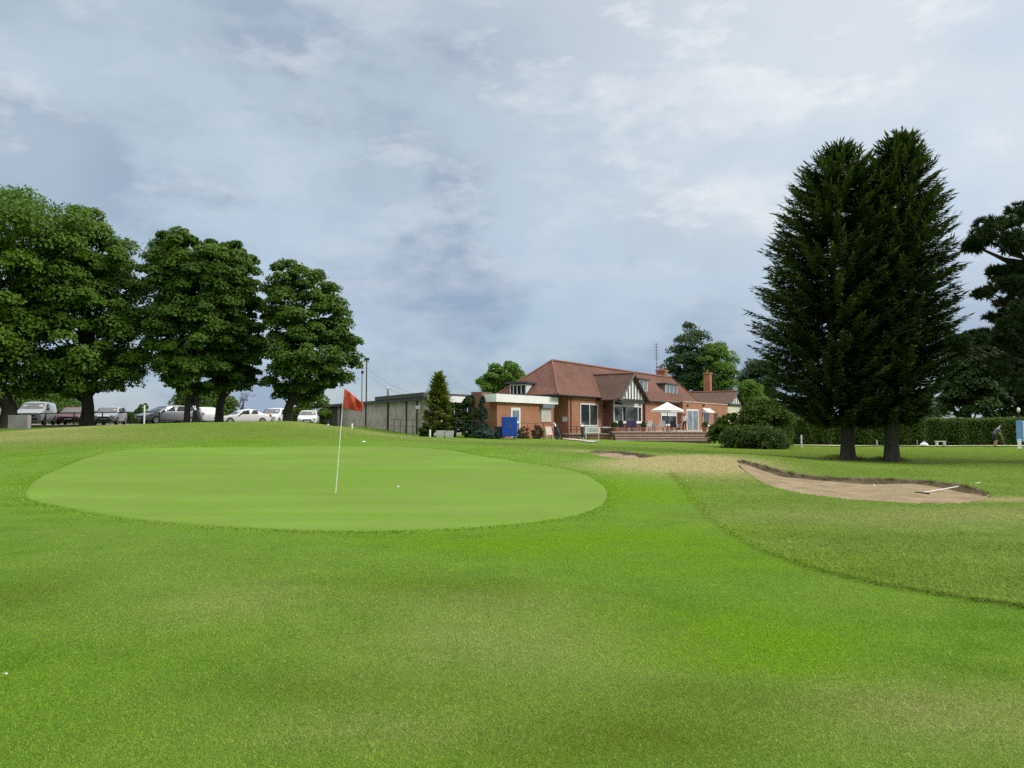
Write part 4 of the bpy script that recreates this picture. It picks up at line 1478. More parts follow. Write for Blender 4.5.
# ---- right hand brick front with its flat coping
pz = F(683, 402, .25)[1]
w = MB()
w.bb(TP0, TP1, -.25, .39, -.2, pz)
w.build("front_wall", M_BRICK, house)
MB().bb(TP0 - .08, TP1 + .06, -.33, .39, pz + .003, pz + .12).build("coping", M_PINK, house)
x0, z0 = F(686.5, 432, .25)
x1, z1 = F(698.5, 432, .25)[0], F(686.5, 409, .25)[1]
opening(house, "french_door", x0, x1, z0, z1, -.25, (.5,), (), .2, M_GLASS2, sill=False)
x0, z0 = F(703, 425.5, .25)
x1, z1 = F(709.5, 425, .25)[0], F(703, 412, .25)[1]
w = opening(house, "window", x0, x1, z0, z1, -.25, (), (), .1)
cn = MB()
cn.add([(x0 - .2, -.26, z1 + .5), (x1 + .2, -.26, z1 + .5), (x1 + .2, -1.0, z1 - .05), (x0 - .2, -1.0, z1 - .05), (x0 - .2, -.26, z1 - .05), (x1 + .2, -.26, z1 - .05)],
       [(0, 1, 2, 3), (3, 2, 5, 4), (0, 3, 4), (1, 5, 2), (0, 4, 5, 1)])
cn.build("awning", M_WHITE, house)
x0 = F(714, 423, .25)[0]
x1 = F(717.5, 423, .25)[0]
z0, z1 = F(714, 428.5, .25)[1], F(714, 413, .25)[1]
d = MB().bb(x0, x1, -.28, -.255, z0, z1).build("door", M_DARKW, house)
MB().ball((x1 - .12, -.33, z0 + .9), .04, 8).build("handle", M_CHR, d)
for px in (687, 703):
    lx, lz = F(px, 405.5, .25)
    MB().box((lx, -.36, lz), (.2, .2, .28), 0, 0, .04).build("wall_lamp", M_BLACK, house)

# ---- wing roof with the second timbered gable
GW = .3
lx2, lz2 = F(727.8, 405.2, GW)
rx2, rz2 = F(743, 404, GW)
ax2, az2 = F(734.8, 391.4, GW)
f2 = (lz2 + rz2) / 2
ax2 = (lx2 + rx2) / 2
yb2 = 7.5
gr = MB()
for sx in (lx2, rx2):
    gr.slab([(sx, -GW - .3, f2), (ax2, -GW - .3, az2), (ax2, yb2, az2), (sx, yb2, f2)], .12)
wroof = gr.build("wing_roof", M_TILE2, house)
MB().tube([(ax2, -GW - .3, az2 + .03), (ax2, yb2, az2 + .03)], .12, 8).build("ridge_tiles", M_RIDGE, wroof)
gw = MB()
tri = [(lx2 + .2, f2), (rx2 - .2, f2), (ax2, az2 - .3)]
gw.add([(x, y, z) for y in (-GW, -GW + .2) for x, z in tri], [(0, 1, 2), (5, 4, 3), (0, 3, 4, 1), (1, 4, 5, 2), (2, 5, 3, 0)])
gable = gw.build("gable", M_WHITE, house)
tb = MB()
for k in range(1, 8):
    x = lx2 + .2 + (rx2 - lx2 - .4) * k / 8
    h = (az2 - .35 - f2) * (1 - abs(x - ax2) / ((rx2 - lx2) / 2))
    if h > .3:
        tb.bb(x - .09, x + .09, -GW - .05, -GW - .004, f2 + .1, f2 + h)
tb.bb(lx2 + .05, rx2 - .05, -GW - .08, -GW + .1, f2 - .25, f2 + .1)
tb.build("timbering", M_BLACK, gable)
bg_ = MB()
for sx in (lx2, rx2):
    bg_.tube([(sx, -GW - .32, f2 - .12), (ax2, -GW - .32, az2 - .12)], .14, 4, smooth=False)
bg_.build("barge_board", M_BLACK, gable)
MB().bb(TP1 + .08, rx2 - .2, -GW + .05, yb2 - .3, -.3, f2 - .13).build("wing_wall", M_CREAM, house)

# ---- chimneys
def chimney(px, top, base, off, wd_, pots):
    x, zt = F(px, top, off)
    zb = F(px, base, off)[1] - 1.2
    c = MB()
    c.bb(x - wd_ / 2, x + wd_ / 2, -off - wd_ / 2, -off + wd_ / 2, zb, zt - .42)
    c.bb(x - wd_ / 2 - .09, x + wd_ / 2 + .09, -off - wd_ / 2 - .09, -off + wd_ / 2 + .09, zt - .418, zt - .2)
    ch = c.build("chimney", M_BRICK, house)
    for i in range(pots):
        MB().lathe([(.15, 0), (.13, .1), (.11, .3), (.14, .34), (.14, .38)], (x + (i - (pots - 1) / 2) * .42, -off, zt - .2), 10).build("chimney_pot", M_POT, ch)
    return ch


chimney(662, 368.5, 379, -3.9, 1.1, 2)
chimney(707.5, 371.5, 391, -4.6, .95, 1)


# ---- dormers of the front slope
def dormer(px0, px1, py0, py1, off, mull, glass=M_GLASS2):
    x0, zt = F(px0, py0, off)
    x1 = F(px1, py0, off)[0]
    zb = F(px0, py1, off)[1]
    yi = (zt - EZ) / SL + .35
    d_ = MB()
    d_.bb(x0 + .06, x1 - .06, -off + .05, yi, zb - .3, zt - .03)
    dm = d_.build("dormer", M_LEAD, house)
    MB().slab([(x0 - .25, -off - .3, zt + .14), (x1 + .25, -off - .3, zt + .14), (x1 + .25, yi + .1, zt + .14), (x0 - .25, yi + .1, zt + .14)], .15).build("dormer_roof", M_FELT, dm)
    opening(dm, "dormer_window", x0 + .08, x1 - .08, zb, zt - .05, -off, mull, (), .12, glass, sill=True)


dormer(665, 677, 384, 394.5, -1.1, (.33, .66))
dormer(638.5, 647.5, 379.5, 391, -1.1, (.5,))
# dormer of the left hip, looking over the flat roof
td = .2
ya, zt = S(509.5, 384, td)
yb, _ = S(527, 384, td)
ya, yb = max(ya, yb), min(ya, yb)
zb = S(518, 395.5, td)[1]
xi = td + 2.4
d_ = MB()
d_.bb(td + .05, xi, yb + .06, ya - .06, zb - .3, zt - .03)
dm = d_.build("dormer", M_WHITE, house)
MB().bb(td - .3, xi + .2, yb - .2, ya + .3, zt, zt + .16).build("dormer_roof", M_FELT, dm)
opening(dm, "dormer_window", yb + .06, ya - .06, zb, zt - .05, td, (.3, .55, .78), (), .1, M_GLASS, side=True, sill=False)

# ------------------------------------------------------------------ flat roofed brick extension
EO = -1.0
ex0, ezt = F(497, 394, EO)
ex1 = F(554, 400, EO)[0]
ez0 = -.2
o_ = (ex0, -EO, 0)
ext = tag(empty("flat_roofed_extension", (*hw(ex0, -EO), 0), ANG), "flat roofed brick extension with a white fascia, left of the tiled roof", "building")
MB().bb(ex0, ex1, -EO, -EO + 1.25, ez0, ezt - .62).build("wall", M_BRICK, ext, o_)
MB().bb(ex0 - .62, ex1 + .1, -EO - .35, -EO + .75, ezt - .6, ezt).build("fascia", M_WHITE, ext, o_)
MB().bb(ex0 - .5, ex1, -EO - .25, -EO + .7, ezt + .003, ezt + .05).build("roof", M_FELT, ext, o_)
x0, z1 = F(510.5, 407.5, EO)
x1 = F(520, 407.5, EO)[0]
z0 = F(515, 437, EO)[1]
opening(ext, "door", x0, x1, z0, z1, -EO, (), (.5,), .22, M_GLASS2, M_UPVC, sill=False, off=o_)
x0, z1 = F(540.5, 408.3, EO)
x1 = F(550.5, 408, EO)[0]
z0 = F(540.5, 422, EO)[1]
sh = MB()
sh.bb(x0, x1, -EO - .06, -EO - .004, z0, z1)
for k in range(12):
    z = z0 + (z1 - z0) * (k + .5) / 12
    sh.bb(x0 + .05, x1 - .05, -EO - .085, -EO - .062, z - .035, z + .035)
s_ = sh.build("roller_shutter", mat("pale shutter slats", (.62, .60, .53), .5, (.54, .52, .46), 2), ext, o_)
MB().bb(x0 - .12, x1 + .12, -EO - .34, -EO - .004, z1 + .02, z1 + .36).build("shutter_box", M_LEAD, s_, o_)
MB().bb(ex0 - .15, ex0 + 1.3, -EO + 1.32, -EO + 2.3, -.2, ezt + .2).build("brick_stack", M_BRICKD, ext, o_)
MB().tube([(ex1 + .05, -EO - .1, ezt - .7), (ex1 + .05, -EO - .1, .6)], .05, 8).build("downpipe", M_BLACK, ext, o_)

# ------------------------------------------------------------------ grey hall
K0 = np.array([at(427, 424, 60)[0], 60.0])
wdir = unit(np.array([-.49, .872]))
uv = np.array([UX, UY])
hall = tag(empty("grey_hall", (K0[0], K0[1], 0)), "long low grey panelled hall with flat black edged roof", "building")


def wt(px):
    a = (px - 512) / FPX / math.cos(PITCH)
    a = (px - 512) / (FPX * math.cos(PITCH))
    return (K0[0] - a * K0[1]) / (a * wdir[1] - wdir[0])


WL, UL = wt(318), 6.5
LN = np.array([-wdir[1], wdir[0]])        # out of the long wall, towards the camera
LN = -LN if LN[1] > 0 else LN
uN = np.array([NX, NY])


def poly_along(a, b_, d0, d1):
    """outline of a strip on the long wall from a to b, from d0 to d1 outwards"""
    p = [wdir * a + LN * d1, wdir * b_ + LN * d1, wdir * b_ + LN * d0, wdir * a + LN * d0]
    return p


def ccw(p):
    ar = sum(p[i][0] * p[(i + 1) % len(p)][1] - p[(i + 1) % len(p)][0] * p[i][1] for i in range(len(p)))
    return p if ar > 0 else p[::-1]


t338, t378 = wt(338), wt(378)
HZ = 3.55
body = ccw([np.zeros(2), uv * UL, uv * UL + wdir * WL * .9, wdir * WL])
wm = MB()
wm.prism(ccw([np.zeros(2), wdir * t338, uv * UL + wdir * t338, uv * UL]), -.2, HZ)
wm.build("wall", M_PANEL, hall)
MB().prism(ccw([wdir * (t338 + .01) - LN * .25, wdir * WL - LN * .25, uv * UL + wdir * WL * .95, uv * UL + wdir * (t338 + .01)]), -.2, HZ - .1).build("timber_wall", M_DARKW, hall)
rm = MB()
rm.prism(ccw([LN * .25, wdir * (WL + .2) + LN * .25, uv * UL + wdir * WL, uv * UL]), HZ + .003, HZ + .27)
rm.prism(ccw([LN * .3 + wdir * .12, wdir * t378 + LN * .3, uv * UL + wdir * t378, uv * UL + wdir * .1]), HZ + .273, HZ + .62)
rm.build("roof", M_FELT, hall)
fa = MB()
a0 = -uv * .05 + uN * .06
fa.prism(ccw([a0 + uN * .3, uv * (UL + .4) + uN * .36, uv * (UL + .4) + uN * .04, a0]), HZ - .12, HZ + .40)
fa.build("fascia", M_WHITE, hall)
for px in (341, 366.5, 388.5, 407, 417.5):
    t_ = wt(px)
    wd_ = .34 if px == 388.5 else .16
    MB().prism(ccw(poly_along(t_ - wd_ / 2, t_ + wd_ / 2, .004, .09)), .2, HZ - .003).build("wall_post", M_BLACK if px == 388.5 else M_DARKW, hall)
t_ = wt(328)
dr = MB().prism(ccw(poly_along(t_ - .9, t_ + .9, -.245, -.18)), .3, 2.9).build("door", M_BLACK, hall)
MB().prism(ccw(poly_along(t_ - .7, t_ - .6, -.178, -.1)), 1.7, 1.8).build("handle", M_CHR, dr)
# floodlight near the corner, glazing under the white fascia
t_ = wt(421)
lm = MB()
q = wdir * t_ + LN * .22
lm.box((q[0], q[1], 2.95), (.42, .3, .26), 0, 0, .04)
lm.box((q[0] - LN[0] * .14, q[1] - LN[1] * .14, 3.1), (.1, .2, .3))
lm.build("floodlight", M_WHITE, hall)
gl = MB()
q0, q1 = uv * 2.6 + uN * .012, uv * 6.4 + uN * .012
gl.prism(ccw([q0, q1, q1 + uN * .03, q0 + uN * .03]), 1.4, HZ - .2)
wn = gl.build("window", M_GLASS, hall)
fr = MB()
for k in range(5):
    q = uv * (2.6 + 3.8 * k / 4) + uN * .05
    fr.box((q[0], q[1], (1.4 + HZ - .2) / 2), (.07, .07, HZ - 1.6), 0, ANG)
fr.build("frame", M_UPVC, wn)
q = wdir * wt(382) - LN * .6
MB().lathe([(.10, 0), (.10, .75), (.13, .78), (.13, .88), (.02, .95)], (q[0], q[1], HZ + .6), 10).build("flue", M_WPOST, hall)

# ------------------------------------------------------------------ terrace in front of the house
TZ = .90
ty0 = 62.0
tx0, tx1 = at(612.5, 431, ty0)[0], at(707.5, 431, ty0)[0]
back0, back1 = hw(F(612, 420, -.3)[0], .3), hw(F(724, 420, .2)[0], -.2)
tr = MB()
out = ccw([np.array([tx0, ty0]), np.array([tx1, ty0]), np.array([tx1 + 1.5, ty0 + 4]), np.array(back1), np.array(back0)])
tr.prism(out, -.3, TZ - .08, 0)
structure(tr.build("terrace", M_BRICKD))
structure(MB().prism(out, TZ - .077, TZ, 0).build("terrace_paving", M_PAVE))
st = MB()
for k in range(3):
    st.bb(tx0 + .2, tx1, ty0 - .3 * (k + 1) + .03, ty0 - .3 * k - .004, TZ - .2 * (k + 1) - .3, TZ - .2 * (k + 1) - .063, 1)
    st.bb(tx0 + .17, tx1 + .03, ty0 - .3 * (k + 1), ty0 - .3 * k + .02, TZ - .2 * (k + 1) - .06, TZ - .2 * (k + 1))
structure(st.build("terrace_steps", [M_STONE, M_BRICKD]))
structure(MB().bb(tx0 - .1, tx1 + .05, ty0 - .05, ty0 + .3, TZ + .003, TZ + .07).build("terrace_coping", M_PINK))
# raised path with low walls before the patio door
lw = MB()
pA, pB = np.array(hw(F(569, 430, 1.0)[0], -1.0)), np.array([tx0 - .12, ty0 + .4])
dd = unit(pB - pA)
nn_ = np.array([dd[1], -dd[0]])
lw.prism(ccw([pA, pB, pB - nn_ * 3, pA - nn_ * 2.0]), -.2, .72)
structure(lw.build("terrace", M_BRICKD))
structure(MB().prism(ccw([pA + nn_ * .06, pB + nn_ * .06, pB - nn_ * 3, pA - nn_ * 2.0]), .723, .80).build("terrace_paving", M_PAVE))


# ------------------------------------------------------------------ railings, fences and posts
def rail(name, label, pts, h, mt, rails=2, r=.022, every=1, group=None, wide=False):
    base = np.array(pts[0])
    root = tag(empty(name, base), label, "fence" if not wide else "railing", group)
    for p in pts:
        q = np.array(p) - base
        MB().tube([(q[0], q[1], q[2] - .2), (q[0], q[1], q[2] + h)], r * 1.4, 6).build("post", mt, root)
    for k in range(rails):
        hh = h * (1 - k * .42) - .02
        MB().tube([np.array(p) - base + np.array([0, 0, hh]) for p in pts], r, 6).build("rail", mt, root)
    return root


def gp(px, Y, dz=0):
    a = at(px, 424, Y)
    return (a[0], Y, gz(a[0], Y) + dz)


rail("thin_railing", "thin black railing standing before the grey panelled wall", [gp(388 + 6.2 * k, 58.5 - .3 * k) for k in range(7)], 1.25, M_METAL, 2, .016)
rail("wire_fence", "thin green wire fence in front of the evergreen shrubs", [gp(456 + 8 * k, 54.5) for k in range(6)], 1.3, M_GREENM, 2, .014)
rail("thin_railing", "thin dark railing in front of the brick extension right of the blue cabinet", [gp(519 + 8.2 * k, 56 + .4 * k) for k in range(6)], 1.2, M_METAL, 3, .015)
rail("thin_railing", "dark rail beside the steps under the patio door", [(*(pA + (pB - pA) * k / 5 + nn_ * -.2), .8) for k in range(6)], .62, M_METAL, 2, .022)
rail("bar_fence", "dark low rail fence in front of the van and cars", [gp(17 + 28.4 * k, 52 + .3 * k) for k in range(6)], .95, M_METAL, 1, .03)


def post(px, pytop, pybase, Y, label, wpx=2.2, group=None, mt=None):
    a = at(px, pybase, Y)
    g = gz(a[0], Y)
    h = at(px, pytop, Y)[2] - g
    r_ = wpx * Y / FPX / 2
    o = MB().lathe([(r_ * 1.05, -.2), (r_, 0), (r_, h - r_ * .6), (r_ * .75, h - r_ * .15), (r_ * .15, h)], (0, 0, 0), 10).build("marker_post", mt or M_WPOST)
    o.location = (a[0], Y, g)
    return tag(o, label, "post", group)


PG = "short white posts"
post(316.5, 423.5, 432, 47, "short white post before the dark end of the grey hall, nearest the white hatchback", 2, PG)
post(328, 424, 432, 48, "short white post left of the flagpole top, in front of the dark boards", 2, PG)
post(352, 423.5, 433, 50, "short white post just right of the red flag cloth", 1.8, PG)
post(430, 429.5, 439.5, 52, "short white post in front of the golden conifer", 1.8, PG)
post(144, 405, 427, 49, "tall slim white post left of the grey car", 1.7, PG)
post(801.5, 435, 447.5, 50, "short white post at the right foot of the big rounded bush", 1.6, PG)
TG = "small tee markers before the hedge"
post(877, 440, 447, 55, "small grey marker post between the two conifer trunks", 1.8, TG, M_CONC)
post(917.5, 440, 447, 56, "small thin marker post right of the right conifer trunk", .9, TG, M_CONC)
# a tiny tee bench and a dropped white bag before the hedge
c = gp(940, 57)
root = tag(empty("tee_bench", c), "tiny pale bench at the foot of the hedge right of the conifers", "bench")
MB().box((0, 0, .42), (.75, .3, .06), 0, 0, .015).build("seat", M_WPOST, root)
for sx in (-.28, .28):
    MB().box((sx, 0, .2), (.08, .26, .4)).build("leg", M_WPOST, root)
c = gp(923.5, 57)
o = MB().ball((0, 0, .16), (.32, .2, .16), 12).tube([(-.15, 0, .28), (0, 0, .42), (.15, 0, .28)], .025, 6).build("bag", M_WHITE)
o.location = c
tag(o, "small white bag lying at the foot of the hedge", "bag")

# telegraph poles, aerial
for px, top, rr_, lab in ((366, 358, .085, "taller dark pole behind the grey hall with a small fitting on top"), (361.5, 371, .055, "shorter thin pole beside the taller dark pole")):
    Y = 92
    a = at(px, 424, Y)
    g = gz(a[0], Y)
    h = at(px, top, Y)[2] - g
    root = tag(empty("utility_pole", (a[0], Y, g)), lab, "pole")
    MB().tube([(0, 0, -.3), (0, 0, h)], [rr_ * 1.2, rr_ * .8], 10).build("pole", M_DARKW, root)
    MB().box((.05, 0, h - .15), (.55 if px == 366 else .3, .2, .35), 0, 0, .05).build("fitting", M_BLACK, root)
    if px == 366:
        pole_top = np.array([a[0], Y, g + h - 1.2])
x, z = F(656.5, 372, -4.5)
wx, wy = hw(x, 4.5)
zt = F(656.5, 343, -4.5)[1]
ae = MB().tube([(0, 0, -.9), (0, 0, zt - z)], .035, 6)
for k in range(6):
    zz_ = (zt - z) * (.45 + .1 * k)
    ae.tube([(-.42 + .04 * k, 0, zz_), (.42 - .04 * k, 0, zz_)], .022, 5)
ae = ae.build("roof_aerial", M_METAL)
ae.location = (wx, wy, z)
tag(ae, "thin roof aerial mast standing beside the left chimney", "aerial")
p1 = pole_top
p2 = np.array([K0[0] + uv[0] * 3, K0[1] + uv[1] * 3 + 2, HZ + .5])
for dz, lab in ((0, "upper of two thin cables from the dark pole down to the hall roof"), (-.9, "lower of two thin cables from the dark pole down to the hall roof")):
    pts = [p1 * (1 - t) + p2 * t + np.array([0, 0, dz * (1 - t) - 1.1 * math.sin(math.pi * t)]) for t in np.linspace(0, 1, 14)]
    o = MB().tube([p - p1 for p in pts], .012, 4).build("overhead_cable", M_METAL)
    o.location = p1
    tag(o, lab, "cable")

# ------------------------------------------------------------------ blue cabinet, bin, signs, bench
c = gp(509.3, 54.0)
root = tag(empty("steel_cabinet", c, R(6)), "bright blue two door steel cabinet standing before the brick extension", "cabinet")
MB().box((0, 0, .92), (1.08, .6, 1.42), 0, 0, .02).build("body", M_BLUE_, root)
for sx in (-.262, .262):
    d = MB().box((sx, -.315, .92), (.51, .025, 1.36), 0, 0, .008).build("door", M_BLUE_, root)
    MB().box((sx * .25, -.345, .95), (.03, .04, .2), 0, 0, .008).build("handle", M_CHR, d)
for sx in (-.42, .42):
    MB().box((sx, 0, .1), (.16, .45, .22)).build("leg", M_CONC, root)
c = gp(498.5, 54.8)
root = tag(empty("wheelie_bin", c, R(4)), "dark green bin beside the left of the blue cabinet", "bin")
bm_ = MB()
bm_.add([(-.24, -.26, .08), (.24, -.26, .08), (.24, .26, .08), (-.24, .26, .08), (-.29, -.34, .85), (.29, -.34, .85), (.29, .34, .85), (-.29, .34, .85)],
        [(3, 2, 1, 0), (4, 5, 6, 7), (0, 1, 5, 4), (1, 2, 6, 5), (2, 3, 7, 6), (3, 0, 4, 7)])
bm_.build("body", mat("green bin plastic", (.012, .07, .05), .45), root)
MB().box((0, 0, .89), (.62, .74, .06), 0, 0, .02).build("lid", mat("dark green lid plastic", (.01, .05, .04), .45), root)
for sx in (-.27, .27):
    MB().tube([(sx - .03, .26, .1), (sx + .03, .26, .1)], .1, 12).build("wheel", M_BLACK, root)
# A-frame board by the extension
c = gp(548, 57)
root = tag(empty("frame_board", c, R(20)), "small pinkish white A frame board beside the railing", "sign")
for sy, nm in ((-.16, "front_board"), (.16, "rear_board")):
    q = [(-.26, sy * 1.9, .35), (.26, sy * 1.9, .35), (.26, sy * .2, .98), (-.26, sy * .2, .98)]
    MB().slab(q if sy < 0 else q[::-1], .02).build(nm, mat("pinkish board", (.62, .50, .46), .6), root)
    for sx in (-.24, .24):
        MB().tube([(sx, sy * 2.5, 0), (sx, sy * .25, .97)], .016, 6).build("leg", M_WPOST, root)
# white sign on two legs
c = gp(592.5, 59.5)
root = tag(empty("notice_sign", c, R(2)), "low white notice sign with dark lettering before the patio door", "sign")
zs0, zs1 = at(592, 433, 59.5)[2] - c[2], at(592, 426.7, 59.5)[2] - c[2]
MB().box((0, 0, (zs0 + zs1) / 2), (1.22, .04, zs1 - zs0), 0, 0, .008).build("board", M_WHITE, root)
tx = MB()
rngt = random.Random(3)
for row, (zz_, hh) in enumerate(((.66, .075), (.34, .095))):
    x = -.48 + .05 * row
    while x < .46:
        wl = rngt.uniform(.05, .085)
        tx.box((x + wl / 2, -.0235, zs0 + (zs1 - zs0) * zz_), (wl * .75, .005, hh * rngt.uniform(.75, 1)))
        x += wl + (.06 if rngt.random() < .22 else .012)
tx.build("lettering", M_BLACK, root)
for sx in (-.5, .5):
    MB().box((sx, .04, zs0 / 2 + .05), (.06, .04, zs0 + .3)).build("leg", M_WPOST, root)
# pale covered thing on the rail wall and a bench below it
c = np.array([*(pA * .12 + pB * .88 - nn_ * .5), .8])
root = tag(empty("garden_bench", c, math.atan2(dd[1], dd[0])), "low dark bench with pale cushion right of the white notice sign", "bench")
MB().box((0, 0, .42), (1.7, .45, .06), 0, 0, .015).build("seat", M_DARKW, root)
MB().box((0, -.02, .50), (1.2, .42, .09), 0, 0, .035).build("cushion", M_CLOTHW, root)
for sx in (-.75, .75):
    for sy in (-.17, .19):
        MB().box((sx, sy, .2), (.06, .06, .4)).build("leg", M_DARKW, root)


# golf trolleys with bags
def trolley(px, Y, rz, label):
    root = tag(empty("golf_trolley", gp(px, Y), rz), label, "golf trolley", "golf trolleys by the house")
    b_ = MB().tube([(-.05, 0, .22), (.10, 0, .55), (.30, 0, 1.0)], [.13, .15, .17], 12)
    bag = b_.build("bag", mat("black bag cloth", (.02, .02, .022), .7), root)
    MB().box((.16, -.14, .5), (.2, .1, .3), 0, 0, .04).build("pocket", mat("white bag cloth", (.6, .6, .6), .6), bag)
    for k in range(5):
        q = (.30 + RNG.normal(0, .05), RNG.normal(0, .07), 1.0)
        e = (q[0] + .12, q[1] * 1.2, 1.22 + RNG.uniform(0, .08))
        MB().tube([q, e], .012, 5).ball((e[0], e[1], e[2]), (.05, .03, .03), 8).build("golf_club", M_CHR, bag)
    f = MB().tube([(-.15, 0, .12), (.2, 0, .75), (.62, 0, 1.02)], .018, 6)
    f.tube([(-.05, -.34, .16), (-.05, .34, .16)], .015, 6)
    f.build("frame", M_CHR, root)
    for sy in (-.34, .34):
        w_ = MB()
        V = [(.15 * math.cos(a), sy + s, .15 + .15 * math.sin(a)) for s in (-.025, .025) for a in np.linspace(0, 2 * math.pi, 14, False)]
        w_.add(V, [list(range(14)), list(range(14, 28))[::-1]] + [(i, (i + 1) % 14, 14 + (i + 1) % 14, 14 + i) for i in range(14)])
        w_.build("wheel", M_BLACK, root)
    return root


trolley(559, 58.6, R(150), "dark golf trolley and bag leaning at the corner of the extension")
trolley(583, 60.0, R(95), "black golf trolley just left of the white notice sign")
trolley(200, 49.5, R(170), "dark golf trolley standing by the foot of the twin trunked tree")

# low block wall at the far left, brown bank
a, b2 = gp(9.5, 47.5), gp(29.5, 47.5)
o = MB().box((0, 0, .4), (b2[0] - a[0], .35, .92), 0, 0, .03).build("block_wall", M_CONC)
o.location = ((a[0] + b2[0]) / 2, 47.5, min(a[2], b2[2]))
tag(o, "short grey block wall beside the trunk at the far left", "wall")
# white troughs under the golden conifer
for px, lab in ((440.5, "white trough left under the golden conifer"), (449.5, "white trough right under the golden conifer")):
    o = MB().add([(-.26, -.18, 0), (.26, -.18, 0), (.26, .18, 0), (-.26, .18, 0), (-.32, -.24, .5), (.32, -.24, .5), (.32, .24, .5), (-.32, .24, .5), (-.26, -.19, .5), (.26, -.19, .5), (.26, .19, .5), (-.26, .19, .5), (-.22, -.15, .3), (.22, -.15, .3), (.22, .15, .3), (-.22, .15, .3)],
                 [(3, 2, 1, 0), (0, 1, 5, 4), (1, 2, 6, 5), (2, 3, 7, 6), (3, 0, 4, 7), (4, 5, 9, 8), (5, 6, 10, 9), (6, 7, 11, 10), (7, 4, 8, 11), (8, 9, 13, 12), (9, 10, 14, 13), (10, 11, 15, 14), (11, 8, 12, 15), (12, 13, 14, 15)]).build("planter", M_WPOST)
    o.location = gp(px, 55)
    tag(o, lab, "planter", "white troughs")
# ------------------------------------------------------------------ terrace furniture
M_CH_W = mat("white chair plastic", (.72, .70, .66), .5)
M_CH_D = mat("dark chair weave", (.035, .032, .04), .7)
M_CH_P = mat("purple cushion", (.13, .09, .20), .85)
M_TAB = mat("dark table top", (.06, .06, .06), .45)


def chair(cloth, seat_m):
    root = empty("garden_chair", (0, 0, 0))
    MB().box((0, 0, .44), (.5, .48, .06), 0, 0, .02).build("seat", seat_m, root)
    MB().add([(-.25, .21, .46), (.25, .21, .46), (.25, .26, .46), (-.25, .26, .46), (-.23, .34, .98), (.23, .34, .98), (.23, .38, .98), (-.23, .38, .98)],
             [(3, 2, 1, 0), (4, 5, 6, 7), (0, 1, 5, 4), (1, 2, 6, 5), (2, 3, 7, 6), (3, 0, 4, 7)]).build("backrest", cloth, root)
    for sx in (-.22, .22):
        for sy in (-.2, .2):
            MB().tube([(sx * 1.1, sy * 1.15, 0), (sx, sy, .43)], .02, 6).build("leg", seat_m, root)
        MB().tube([(sx * 1.12, -.2, .43), (sx * 1.12, -.2, .65), (sx * 1.12, .24, .66)], .022, 6).build("armrest", seat_m, root)
    return root


def copy_tree(o, parent=None):
    c = o.copy()
    COL.objects.link(c)
    c.parent = parent
    for ch in list(o.children):
        copy_tree(ch, c)
    return c


ch_w, ch_d, ch_p = chair(M_CH_W, M_CH_W), chair(M_CH_D, M_CH_D), chair(M_CH_P, M_CH_D)
used = set()


def put_chair(src, px, Y, rz, label):
    o = src if src.name not in used else copy_tree(src)
    used.add(src.name)
    o.location = (at(px, 424, Y)[0], Y, TZ)
    o.rotation_euler = (0, 0, rz)
    tag(o, label, "chair", "chairs on the terrace")


put_chair(ch_w, 648, 64.6, R(200), "leftmost white chair on the terrace, left of the parasol")
put_chair(ch_w, 655, 66.2, R(110), "second white chair on the terrace under the left edge of the parasol")
put_chair(ch_w, 678.5, 66.0, R(-100), "white chair on the terrace right of the parasol pole")
put_chair(ch_w, 662, 64.2, R(175), "white chair with its back to the lawn under the parasol")
put_chair(ch_d, 651.5, 65.2, R(60), "dark chair between the two leftmost white chairs")
put_chair(ch_d, 673.5, 65.0, R(165), "dark chair on the near side of the parasol table")
put_chair(ch_p, 629, 64.6, R(170), "purple cushioned chair in front of the bay window, left of a pair")
put_chair(ch_p, 636, 65.2, R(140), "purple cushioned chair in front of the bay window, right of a pair")
put_chair(ch_d, 622, 64.4, R(150), "dark chair at the left end of the terrace before the bay window")


def table(px, Y, r_, label, mt):
    root = tag(empty("garden_table", (at(px, 424, Y)[0], Y, TZ)), label, "table")
    MB().lathe([(r_ - .02, .70), (r_, .71), (r_, .735), (r_ - .02, .745)], (0, 0, 0), 24).build("table_top", mt, root)
    for k in range(4):
        a = math.pi / 4 + k * math.pi / 2
        MB().tube([(r_ * .75 * math.cos(a), r_ * .75 * math.sin(a), 0), (r_ * .5 * math.cos(a), r_ * .5 * math.sin(a), .70)], .025, 6).build("leg", mt, root)


table(668, 66.4, .7, "round dark table under the white parasol", M_TAB)
table(632, 66.4, .55, "round pale table in front of the bay window", M_CH_W)
# parasol
Yq = 66.4
a = at(665.5, 402, Yq)
root = tag(empty("garden_parasol", (a[0] + .16, Yq + .0, TZ)), "open off white parasol over the terrace table", "parasol")
zap, zr = a[2] - TZ, at(665, 410, Yq)[2] - TZ
rr_ = 16.3 * Yq / FPX
V = [(0, 0, zap)]
F_ = []
n = 8
for j, (k, dz) in enumerate(((.5, .46), (1, 0), (1.0, -.2))):
    for i in range(n):
        w_ = 2 * math.pi * i / n
        V.append((rr_ * k * math.cos(w_), rr_ * k * math.sin(w_), zr + (zap - zr) * dz if j < 2 else zr - .2))
for i in range(n):
    F_.append((0, 1 + i, 1 + (i + 1) % n))
    F_.append((1 + i, 1 + n + i, 1 + n + (i + 1) % n, 1 + (i + 1) % n))
    F_.append((1 + n + i, 1 + 2 * n + i, 1 + 2 * n + (i + 1) % n, 1 + n + (i + 1) % n))
cnp = MB().add(V, F_).build("canopy", M_CLOTHW, root)
sm_ = cnp.modifiers.new("thick", 'SOLIDIFY')
sm_.thickness = .015
